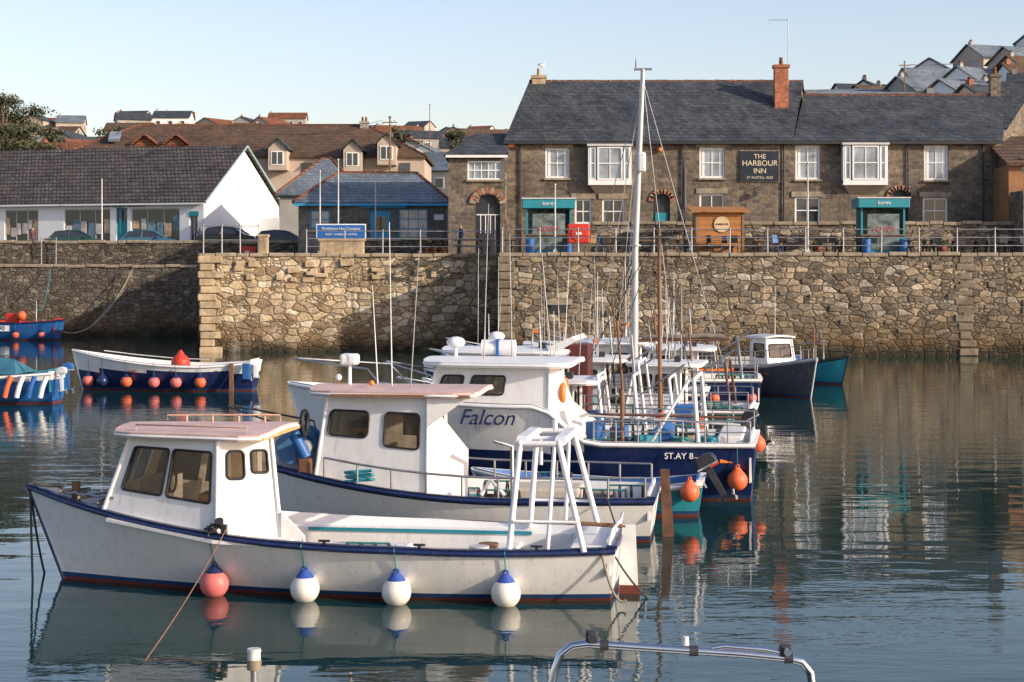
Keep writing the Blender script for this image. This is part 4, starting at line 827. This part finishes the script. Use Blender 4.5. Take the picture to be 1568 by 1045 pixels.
g.tube('tiller',wood,[(-.1,0,.95),(.8,.1,1.0)],.03,6)
for t,mt,tp_ in ((.645,pfloat,navy),(.487,wfloat,bfloat),(.338,wfloat,bfloat),(.166,wfloat,bfloat)): fender(g,P,sheer,t,1,.205,mt,tp_,zc=.17)
g.box('bow_samson_post',wood,(8.1,0,1.3),(.1,.1,.3)); g.tube('bow_rope_pile',rope,[P(.99-.02*k,sheer(.99-.02*k)+.04+.02*(k%2),1 if k%2 else -1,.03) for k in range(9)],.03,6)
g.tube('anchor_chain',steel,[P(.93-.01*k,sheer(.93)+.03+.03*(k%3==0),1,.12) for k in range(12)],.02,5)
hangcurve(g,'mooring_lines',roped,P(1,1.3,1),(8.62,.35,-.2),.1,.018); hangcurve(g,'mooring_lines',roped,P(1,1.3,1),(8.75,-.5,-.2),.15,.018)
hangcurve(g,'bow_line',M('brown_line',(.25,.13,.08),.9),(5.4,1.25,1.0),(5.2,5.6,-.1),.1,.008)
hangcurve(g,'stern_line',rope,(.2,1.02,.8),(-.15,1.05,.1),.25,.018); hangcurve(g,'stern_line',roped,(.1,.9,.82),(-.5,.2,-.1),.1,.015)
for t in (.12,.3,.45,.64): 
    pp=P(t,sheer(t),1,.05); g.box('cleats',dark,pp+V((0,0,.05)),(.16,.04,.03)); g.box('cleats',dark,pp+V((0,0,.025)),(.04,.04,.05))
g.done()
# ---- second boat
g=G('white_cabin_fishing_boat',(2.5,30.3,0),172.5); LL=7.8
sheer2=lambda t:.76+.02*math.cos(t*3)+.72*max(0,(t-.3)/.7)**1.8
P,hb=hull(g,LL,2.75,sheer2,white,navy,draft=.45,tw=.78,rake=.6,deckz=lambda t:.42 if t<.5 else .42+.7*sm((t-.5)/.3),gh=.12)
q=cabin(g,3.85,5.85,.98,.72,.7,2.42,.2,.1,zf=.95); win(g,q,'L',.06,.43,.55,.82,.1); win(g,q,'L',.6,.92,.48,.82,.08); win(g,q,'R',.08,.4,.5,.82,.08); win(g,q,'R',.57,.94,.55,.82,.08); win(g,q,'A',.1,.3,.58,.86,.05); win(g,q,'A',.42,.6,.58,.86,.05); win(g,q,'A',.68,.95,.08,.9,door=True); win(g,q,'F',.08,.46,.5,.82); win(g,q,'F',.54,.92,.5,.82); cabdone(g,q)
roofslab(g,2.95,6.0,1.12,.85,2.5,.09,pinkroof); g.box('roof_edge_board',wood,(4.3,1.04,2.44),(2.4,.04,.05)); 
g.prism('roof_brace',white,[V((3.85,.96,1.9)),V((3.85,.96,2.42)),V((3.05,.98,2.42)),V((3.3,.97,2.3))],[V((3.85,.91,1.9)),V((3.85,.91,2.42)),V((3.05,.93,2.42)),V((3.3,.92,2.3))])
wq=[V((3.85,.98,.7)),V((3.2,.6,.7)),V((3.2,.55,1.5)),V((3.85,.92,2.4))]; sheetwall(g,'aft_side_panel',white,wq,[])
g.cone('winch_drum',blue,(6.3,-.45,1.5),(6.3,.45,1.5),.2,.2,18); 
for y in (-.5,-.05,.5): g.cone('winch_flanges',M('winch_blue',(.08,.2,.36),.5,dirt=(.2,.15,.1),amt=.5),(6.3,y,1.5),(6.3,y+.04,1.5),.3,.3,20)
g.box('winch_frame',grey,(6.3,0,1.2),(.5,1.0,.35)); g.cone('winch_motor',grey,(6.05,.55,1.5),(6.05,.8,1.5),.14,.12,12); g.cone('winch_motor',blue,(5.98,.8,1.35),(6.2,.8,1.75),.1,.1,12)
g.ring('hauler_wheel',black,(6.0,.85,1.95),.2,.045,'x'); g.tube('bow_rail',dark,[P(.78,sheer2(.78),1,.05),P(.8,sheer2(.8)+.7,1,.05),P(.97,sheer2(.97)+.75,1,.0),P(.97,sheer2(.97)+.75,-1,.0),P(.8,sheer2(.8)+.7,-1,.05),P(.78,sheer2(.78),-1,.05)],.018,6)
rails(g,P,sheer2,.02,.72,1,9,.34,steel,.02); rails(g,P,sheer2,.02,.68,-1,9,.34,steel,.02)
g.prism('rudder_post',rustw,[V((-.05,.04,1.15)),V((-.2,.04,1.15)),V((-.3,.04,-.3)),V((-.1,.04,-.3))],[V((-.05,-.04,1.15)),V((-.2,-.04,1.15)),V((-.3,-.04,-.3)),V((-.1,-.04,-.3))])
clutter(g,.5,3.4,-.9,.9,.42,30,8); g.box('engine_box',deckm,(1.9,0,.62),(1.2,.9,.45),bev=.05); g.tube('net_hauler',steel,[(2.4,.9,.8),(2.4,.9,1.6),(2.7,1.0,1.7)],.035); g.tube('white_a_bracket',whiteP,[(2.9,1.1,.8),(2.75,1.05,1.05),(2.5,1.1,.8)],.04,6)
g.box('fuel_can',rustw,(6.0,.8,1.2),(.22,.2,.28),bev=.03)
g.ball('nav_light',whiteP,(5.6,0,2.68),.06,8); g.cone('radar_mast',whiteP,(5.4,0,2.5),(5.4,0,2.95),.035,.03); g.box('radar',whiteP,(5.4,0,3.0),(.32,.28,.2),bev=.05); g.ball('search_light',orange,(4.9,.5,2.62),.05,8)
for a in ((4.2,.6,2.4,-.15),(5.,-.5,1.8,.1),(4.6,.2,2.9,.05)): aerial(g,(a[0],a[1],2.5),a[2],a[3],.012,random.choice((whiteP,steel)))
hangcurve(g,'mooring_lines',roped,P(.1,.8,1),P(.1,.8,1)+V((-.6,1.8,-.9)),.1,.015)
g.tube('coiled_hose',teal,[(5.+.25*math.cos(a*.8),1.05+.06*math.sin(a*1.3),.98+.01*a) for a in range(20)],.025,5)
g.done()
# ---- Falcon
g=G('falcon_fishing_boat',(4.95,35.6,0),170.5); LL=9.8
sh3=lambda t:1.18+.72*sm((t-.32)/.12)+.3*max(0,(t-.5)/.5)**1.6
P,hb=hull(g,LL,3.2,sh3,white,whiteP,draft=.5,tw=.82,rake=.8,deckz=lambda t:.72+1.05*sm((t-.62)/.1),gh=.1,bands=[(1.03,navy)],strake=.04)
q=cabin(g,4.1,6.9,1.12,.95,1.2,2.62,.5,.14); win(g,q,'L',.34,.62,.6,.85,.07); win(g,q,'L',.08,.26,.6,.85,.07); win(g,q,'R',.1,.5,.55,.85,.07); win(g,q,'R',.6,.9,.55,.85,.07); win(g,q,'A',.1,.4,.5,.85); win(g,q,'F',.05,.32,.5,.85); win(g,q,'F',.36,.64,.5,.85); win(g,q,'F',.68,.95,.5,.85); win(g,q,'A',.55,.85,0.05,.9,door=True); cabdone(g,q)
roofslab(g,3.6,6.75,1.3,1.1,2.7,.1,whiteP); g.ring('lifebuoy',orange,(3.85,.6,2.05),.28,.07,'x')
wq=[V((4.1,1.12,1.2)),V((3.35,.85,1.2)),V((3.9,.8,2.6)),V((4.1,.98,2.6))]; sheetwall(g,'wheelhouse_flare',white,wq,[])
g.cone('liferaft_canister',whiteP,(5.,-.3,2.93),(5.7,-.3,2.93),.17,.17,16); g.box('liferaft_band',blue,(5.35,-.3,2.93),(.06,.36,.36)); g.ball('radome',whiteP,(6.2,0,3.05),(.2,.2,.12)); g.cone('radome_post',whiteP,(6.2,0,2.7),(6.2,0,3.0),.04,.04)
rr=(P(.48,1.6,1)-P(.56,1.6,1)).normalized(); g.text('name_lettering','Falcon',navy,P(.54,1.62,1)+V((0,.07,0)),.44,right=rr,shear=.35,ext=.008)
rr=(P(.04,.95,1)-P(.12,.95,1)).normalized(); g.text('port_lettering','ST.AY 8',whiteP,P(.15,.92,1)+V((0,.05,0)),.17,right=rr,ext=.006)
rails(g,P,sh3,.01,.32,1,7,.42,steel,mid=True); rails(g,P,sh3,.01,.32,-1,7,.42,steel,mid=True)
g.tube('aft_gantry',whiteP,[(1.1,1.4,1.2),(1.2,1.2,2.4),(1.2,-1.2,2.4),(1.1,-1.4,1.2)],.04); g.tube('aft_gantry',whiteP,[(2.0,1.4,1.2),(1.3,1.2,2.4)],.03); g.cone('net_drum',blue,(1.9,-.7,1.2),(1.9,.7,1.2),.22,.22); g.cone('blue_barrel',blue,(3.2,.7,.75),(3.2,.7,1.5),.2,.2,16)
clutter(g,.4,3.3,-1.2,1.2,.78,34,5); clutter(g,.4,3.0,-1.1,1.1,1.02,14,15); fender(g,P,sh3,.03,1,.2,ofloat,ofloat,zc=.45); fender(g,P,sh3,.0,-1,.17,ofloat,ofloat,zc=.9)
for a in ((5.5,.6,3.2,-.1),(4.3,-.7,2.2,.2),(5,.1,2.6,.05)): aerial(g,(a[0],a[1],2.7),a[2],a[3],.013,random.choice((whiteP,steel)))
g.tube('bow_pulpit',steel,[P(.75,sh3(.75),1,.05),P(.8,sh3(.8)+.5,1),P(.98,sh3(.98)+.5,1),P(.98,sh3(.98)+.5,-1),P(.8,sh3(.8)+.5,-1),P(.75,sh3(.75),-1,.05)],.022,6)
g.box('stern_locker',white,(.5,0,1.1),(.5,2.2,.4),bev=.04); g.tube('hauler_davit',wood,[(2.6,1.3,1.),(2.6,1.35,2.2)],.04)
for k in range(2): g.tube('stacked_poles',(lgrey,rustw)[k],[(.3,.9-.5*k,1.5+.1*k),(3.3,1.-.4*k,1.65)],.025,6)
g.done()
# ---- generic background fishing boats
def fboat(name,px_stern,D,Ln,rz,top,gun,cmat,zr,x0,x1,beam=3,fb=1.1,seed=1,roofm=None,bands=None,ncl=14,w=1.05,dome=False):
    g=G(name,(X(px_stern,D),D,0),rz); s_=lambda t:fb+.6*max(0,(t-.4)/.6)**1.8
    P,hb=hull(g,Ln,beam,s_,top,gun,draft=.5,tw=.8,rake=.8,deckz=lambda t:fb-.4+.5*sm((t-.6)/.15),bands=bands,n=24)
    q=cabin(g,x0,x1,w,w*.85,fb-.3,zr-.08,.3,.1,mat=cmat)
    for k in ('L','R'): win(g,q,k,.08,.4,.52,.84,.06); win(g,q,k,.5,.85,.52,.84,.06)
    for u in (.05,.37,.69): win(g,q,'F',u,u+.26,.5,.84,.05)
    win(g,q,'A',.1,.38,.5,.84,.05); win(g,q,'A',.55,.85,.05,.92,door=True); cabdone(g,q)
    roofslab(g,x0-.6,x1-.05,w+.15,w,zr,.09,roofm or whiteP)
    rails(g,P,s_,.02,.4,1,6,.45,steel,mid=True); rails(g,P,s_,.02,.4,-1,6,.45,steel,mid=True)
    clutter(g,.4,max(1.4,x0-.4),-1,1,fb-.38,ncl,seed); clutter(g,x1+.2,Ln*.75,-.7,.7,fb+.05,5,seed+1)
    rr=random.Random(seed)
    for k in range(5): aerial(g,(x1-rr.uniform(.4,1.4),rr.uniform(-.8,.8),zr),rr.uniform(.8,2.6),rr.uniform(-.15,.15),.013,rr.choice((whiteP,steel,steel)))
    if dome: g.ball('radome',whiteP,((x0+x1)/2,0,zr+.3),(.2,.2,.12)); g.cone('radome_post',whiteP,((x0+x1)/2,0,zr),((x0+x1)/2,0,zr+.22),.05,.05,8)
    g.box('flood_light',dark,(x0+.1,.5,zr+.1),(.15,.3,.15)); g.tube('lamp_bracket',steel,[(x0+.3,-.8,zr),(x0+.3,-.8,zr+.5),(x0+.3,.8,zr+.5),(x0+.3,.8,zr)],.02,6); g.box('deck_lamps',orange if seed%2 else whiteP,(x0+.3,.3,zr+.45),(.12,.14,.1))
    g.tube('work_gantry',rr.choice((whiteP,steel,rustw)),[(.6,beam*.38,fb),(.75,beam*.33,fb+1.2),(.75,-beam*.33,fb+1.2),(.6,-beam*.38,fb)],.035,6)
    xx_=rr.uniform(1.,1.6); g.tube('derrick_pole',rr.choice((wood,steel)),[(xx_,.3,fb-.3),(xx_+.2,.3,fb+rr.uniform(1.5,2.6))],.03,6); g.tube('derrick_pole',steel,[(xx_,.3,fb+.8),(xx_-1.,.5,fb+1.5)],.022,6)
    for k in range(2): fender(g,P,s_,rr.uniform(.03,.3),1,.17,rr.choice((ofloat,pfloat,ofloat)),navy,zc=.5)
    g.tube('bow_pulpit',steel,[P(.75,s_(.75),1,.05),P(.8,s_(.8)+.55,1),P(.98,s_(.98)+.55,1),P(.98,s_(.98)+.55,-1),P(.8,s_(.8)+.55,-1),P(.75,s_(.75),-1,.05)],.022,6)
    return g,P,s_
g,P,s_=fboat('blue_hulled_trawler',1030,42.5,7.2,171,blue,whiteP,white,Z(536,42.5),3.0,5.6,3.1,1.15,11,dome=True)
g.prism('wheelhouse_visor',whiteP,[V((2.9,1.1,Z(530,42.5))),V((2.3,1.1,Z(514,42.5))),V((2.2,1.1,Z(520,42.5))),V((2.8,1.1,Z(542,42.5)))],[V((2.9,-1.1,Z(530,42.5))),V((2.3,-1.1,Z(514,42.5))),V((2.2,-1.1,Z(520,42.5))),V((2.8,-1.1,Z(542,42.5)))]); g.box('maroon_locker',maroon,(2.2,.3,1.75),(.5,.9,2.),bev=.03); g.done()
g,P,s_=fboat('white_mast_boat',1085,50,8.2,172,navy,whiteP,white,Z(522,50),2.0,3.7,3.,1.1,21,w=1.15,ncl=24)
xm_=(X(1085,50)-X(976,50)); 
g.tube('main_mast',M('mast_silver',(.5,.5,.49),.4,.3),[(xm_,1.2,1),(xm_-.02,1.2,5),(xm_-.24,1.2,Z(112,50))],.115,10,r1=.065); mt=V((xm_-.24,1.2,Z(112,50)))
g.box('masthead_fitting',steel,mt,(.5,.08,.06)); g.cone('wind_vane',dark,mt+V((.2,0,.05)),mt+V((.2,0,.3)),.02,.01,5)
for d in ((-2.6,.2),(2.2,.1),(0.6,1.35),(.6,-1.35),(-1.2,1.3),(1.2,1.3)): g.tube('rigging',steel,[mt-V((0,0,.3)),(xm_+d[0],d[1],1.3)],.011,4)
for d in ((.9,1.3),(-.9,1.3),(1.5,.3)): g.tube('rigging',roped,[(xm_-.1,1.2,5.2),(xm_+d[0],d[1],1.3)],.012,4)
g.tube('spreaders',lgrey,[(xm_-.1,.3,5.2),(xm_-.1,2.1,5.2)],.03,6); g.box('radar_reflector',whiteP,(xm_-.22,1.38,Z(252,50)),(.22,.2,.55),bev=.05)
g.tube('boom',wood,[(xm_-.1,1.2,2.55),(xm_-2.6,1.2,2.6)],.04,8); g.tube('furled_sail',M('sail_cover',(.2,.17,.14),.9,var=.4,scale=6),[(xm_-.2,1.2,2.63),(xm_-.8,1.22,2.68),(xm_-1.2,1.2,2.65),(xm_-1.9,1.21,2.69),(xm_-2.5,1.2,2.66)],.075,8); g.done()
g,P,s_=fboat('blue_work_boat',1080,39.5,7.2,171,blue,whiteP,lgrey,Z(582,39.5),2.9,4.2,2.8,.95,31,ncl=30,w=.85)
g.tube('brown_mast',wood,[(1.0,.1,.8),(1.03,.1,Z(350,39.5))],.05,8,r1=.035)
for a in ((1.4,.9),(2.2,.9)): g.tube('white_gantry',whiteP,[(a[0],a[1],.9),(a[0]+.15,a[1]*.8,2.2),(a[0]+.15,-a[1]*.8,2.2),(a[0],-a[1],.9)],.04,6)
g.box('blue_locker',blue,(.4,.4,1.15),(.5,.7,.8),bev=.03); g.cone('blue_barrel',blue,(2.4,.4,.7),(2.4,.4,1.4),.2,.2,14); g.ball('floats',ofloat,(.1,1.1,1.2),.17); g.ball('floats',ofloat,(.9,1.1,1.3),.14)
for a in ((-1,.8),(1.5,1),(2.5,-.6)): g.tube('rigging',roped,[(1.03,.1,Z(352,39.5)),(1+a[0],a[1],1.)],.01,4)
g.done()
fboat('grey_cabin_boat',1010,47,6.4,173,navy,whiteP,lgrey,Z(548,47),1.4,3.0,2.8,1.,41)[0].done()
fboat('green_crab_boat',1158,46,7.4,169,M('dark_green_hull',(.02,.08,.07),.4),whiteP,white,Z(556,46),1.9,3.4,2.8,.95,52,ncl=26,w=.9)[0].done()
fboat('blue_crab_boat',1165,56,7.4,174,navy,whiteP,white,Z(532,56),2.0,3.6,2.9,1.1,63,ncl=26)[0].done()
fboat('white_potting_boat',1000,58,7.0,175,white,blue,white,Z(526,58),2.6,4.3,2.9,1.1,75,ncl=16)[0].done()
fboat('orange_trimmed_boat',1120,63,6.6,177,blue,orange,white,Z(530,63),1.6,3.2,2.7,1.,84,ncl=20)[0].done()
def openboat(name,loc,rz,Ln,B_,fb,bow,top,gun,inner,floats=(),bands=None,cl=6,seed=2,tw=.75):
    g=G(name,loc,rz); s_=lambda t:fb+bow*max(0,(t-.3)/.7)**1.8+.12*max(0,(.25-t)/.25)
    P,hb=hull(g,Ln,B_,s_,top,gun,inner=inner,draft=.35,tw=tw,rake=.5,deckz=lambda t:.25,bands=bands,n=24)
    for t in (.2,.42,.64): g.box('thwarts',wood,(Ln*t,0,fb-.2),(.28,2*hb(t)*.93,.05))
    clutter(g,.5,Ln*.7,-.5,.5,.26,cl,seed)
    for t,m_,sd in floats: fender(g,P,s_,t,sd,.21,m_,navy,zc=.35)
    return g,P,s_
g,P,s_=openboat('dark_hulled_boat',(X(1128,66),66.,0),-68,5.6,2.1,1.0,.45,M('dark_grey_hull',(.07,.075,.085),.4,dirt=(.25,.22,.18),amt=.6),lgrey,grey,seed=9,cl=16)
rails(g,P,s_,.3,.9,1,5,.5,steel); rails(g,P,s_,.3,.9,-1,5,.5,steel); q=cabin(g,2.2,3.3,.7,.6,.7,2.0,.25,.08); win(g,q,'L',.15,.8,.5,.85); win(g,q,'F',.1,.9,.5,.85); win(g,q,'R',.2,.85,.5,.85); cabdone(g,q); roofslab(g,1.9,3.2,.8,.7,2.08,.07,lgrey); aerial(g,(2.8,0,2.1),1.8); g.tube('lamp_bracket',rustw,[(1.4,.3,1),(1.4,.3,2.4)],.03); g.done()
g,P,s_=openboat('small_blue_boat',(X(1205,71),71,0),-58,3.6,1.8,.8,.35,teal,dark,blue,seed=12,cl=10); outboard(g,(-.2,0,.8),0,.7,dark,20); fender(g,P,s_,.5,-1,.18,ofloat,navy,zc=.3); g.tube('stub_mast',wood,[(1.6,0,.3),(1.6,0,2.2)],.035,6); g.tube('handrail',steel,[(.3,.6,.8),(.3,.6,1.5),(1.4,.7,1.5),(1.4,.7,.8)],.02,5); g.done()
g=G('black_inflatable_dinghy',(X(1150,43),43.,0),165); 
for s_ in (-1,1): g.tube('tubes',black,[(-.3,s_*.7,.45),(0,s_*.7,.42),(2.4,s_*.7,.45),(3.0,s_*.5,.55),(3.4,s_*.2,.65),(3.5,0,.68)],.26,12)
g.box('floor',grey,(1.6,0,.25),(3.2,1.2,.06)); g.box('transom',dark,(.15,0,.5),(.06,1.1,.55)); outboard(g,(-.05,0,.75),0,.75,dark,28); g.box('seat',dark,(1.6,0,.6),(.5,.9,.3),bev=.05); g.tube('grab_rope',whiteP,[(0,-.98,.5),(1,-.98,.42),(2,-.98,.5),(3,-.75,.55)],.015,5); clutter(g,.5,2.4,-.4,.4,.3,6,4); g.done()
g,P,s_=openboat('teal_punt',(X(1078,33),33.0,0),172,4.4,1.6,.55,.25,teal,whiteP,blue,seed=17,cl=10); outboard(g,(-.12,.1,.75),0,.75,dark,28); g.box('cowling_decal',red,(-.2,.25,.95),(.18,.02,.04),ry=28); fender(g,P,s_,.05,1,.18,ofloat,ofloat,zc=.5); g.done()
# left boats
g,P,s_=openboat('blue_open_rowing_boat',(X(392,65),65.4,0),176,7.0,2.2,.95,.55,navy,whiteP,white,floats=((.93,pfloat,1),(.83,navy,1),(.68,ofloat,1),(.52,pfloat,1),(.40,pfloat,1),(.27,ofloat,1)),bands=[(.72,navy),(2,whiteP)],cl=8,seed=4,tw=.7)
g.ball('red_buoy',red,(2.9,0,.98),(.36,.36,.36)); g.cone('red_buoy_cap',red,(2.9,0,1.2),(2.9,0,1.48),.22,.05); g.box('stern_post',wood,(.75,1.0,.5),(.14,.12,1.1)); g.box('blue_white_fenders',blue,(.2,1.,.75),(.3,.12,.6),bev=.04); g.box('blue_white_fenders',whiteP,(-.1,.8,.75),(.2,.12,.5),bev=.04); g.tube('gunwale_rails',lgrey,[P(t,s_(t),-1,.05)+V((0,0,.12)) for t in (.3,.5,.7,.85)],.02,6); g.done()
g,P,s_=openboat('blue_and_white_launch',(X(86,59),59.6,0),176,6.6,2.3,.95,.4,blue,whiteP,teal,bands=[(.8,blue),(2,whiteP)],cl=6,seed=14,tw=.8)
for k,m_ in ((.1,whiteP),(.5,blue),(.9,whiteP),(1.3,ofloat),(1.8,whiteP)): g.tube('tubular_fenders',m_,[(k,1.15,.95),(k+.12,1.2,.6),(k+.2,1.2,.25)],.09,8)
g.prism('tarpaulin',M('tarp_blue',(.03,.14,.2),.7,var=.3),[V((1.2,1.0,1.)),V((5,1.1,1.)),V((5,0,1.75)),V((1.6,0,1.45))],[V((1.2,-1.0,1.)),V((5,-1.1,1.)),V((5,-.01,1.76)),V((1.6,-.01,1.46))]); outboard(g,(-.2,0,.95),0,.75,blue); outboard(g,(-.2,.6,.9),0,.65,white); g.done()
g,P,s_=openboat('small_blue_fishing_boat',(X(92,109),109,0),177,8,2.6,1.1,.4,blue,navy,red,floats=((.1,pfloat,1),(.3,ofloat,1)),cl=10,seed=24)
g.box('registration_plate',whiteP,(3.3,1.32,.75),(1.1,.03,.35)); g.text('registration_text','190',navy,(3.3,1.345,.75),.4,right=(-1,0,0)); g.box('red_locker',red,(2.9,0,1.3),(.8,.9,.7),bev=.05); g.tube('hauler_post',steel,[(1.2,.9,1),(1.2,.9,2.4),(1.6,.9,2.5)],.05); g.ball('floats',ofloat,(2.2,.6,1.5),.3); g.done()
g=G('wall_mooring_rope'); 
g.tube('rope_a',rope,sag((X(203,114.3),114.3,Z(412,114)),(X(90,114),110,Z(488,112)),2.2),.035,5); g.tube('rope_b',rope,[(X(203,114.3),114.3,Z(412,114)),(X(185,114),114.2,Z(450,114)),(X(140,113),113,Z(500,113))],.03,5); g.tube('rope_c',ropeg,sag((X(80,115),114.6,Z(412,115)),(X(60,110),109.5,1.9),1.),.03,5); g.done()
# ------------------------------------------------------------ near boat rail below the viewer
def q_(px,py,D): return V((X(px,D),D,Z(py,D)))
g=G('near_boat_handrail'); D=6.2
pts=[]
for px,py in ((840,1200),(843,1060),(848,1030),(858,1003),(876,989),(900,986),(960,990),(1050,996),(1130,1001),(1205,1008),(1228,1014),(1241,1030),(1245,1060),(1245,1200)): pts.append(q_(px,py,D))
g.tube('top_rail',chrome,pts,.0145,14); g.tube('inner_rail',chrome,[q_(1090,993,D),q_(1110,990,D),q_(1170,995,D),q_(1195,1000,D)],.01,10)
for px,py in ((925,988),(1062,997),(1207,1008)): p=q_(px,py,D); g.tube('rail_clamps',dark,[p-V((.015,0,0)),p+V((.015,0,.0))],.019,12)
p=q_(906,973,D); g.box('camera_bracket',dark,p,(.042,.042,.035),bev=.006); g.cone('camera_lens',dark,p-V((0,.03,0)),p-V((0,.06,0)),.015,.015); p=q_(1203,995,D); g.box('camera_bracket',dark,p,(.042,.042,.035),bev=.006); g.cone('camera_lens',chrome,p-V((0,.025,0)),p-V((0,.05,0)),.013,.013)
p=q_(1050,988,D); g.cone('white_button_light',wfloat,p,p+V((0,0,.03)),.012,.01,10)
for px in (840,1245): g.tube('rail_legs',chrome,[q_(px,1200,D),(X(px,D),D,1.4)],.0145,8)
g.box('near_wheelhouse_roof',white,(X(1040,D),D-.6,1.35),(2.2,1.6,.12),bev=.03); g.box('near_wheelhouse',white,(X(1040,D),D-.6,.7),(1.9,1.4,1.2),bev=.05); g.done()
g=G('near_boat_navigation_light'); D=6.2; p=q_(389,1010,D)
g.cone('lamp_base',M('weathered_bronze',(.25,.2,.14),.5),p-V((0,0,.035)),p-V((0,0,.0)),.026,.026); g.cone('lamp_lens',wfloat,p,p+V((0,0,.028)),.023,.023); g.cone('lamp_cap',lgrey,p+V((0,0,.028)),p+V((0,0,.038)),.026,.024); g.cone('lamp_pole',steel,(p.x,p.y,.2),p-V((0,0,.035)),.012,.012); g.box('lamp_mount',white,(p.x,p.y-.4,.3),(.8,1.2,.5),bev=.05); g.done()
print('objects',len(bpy.data.objects))
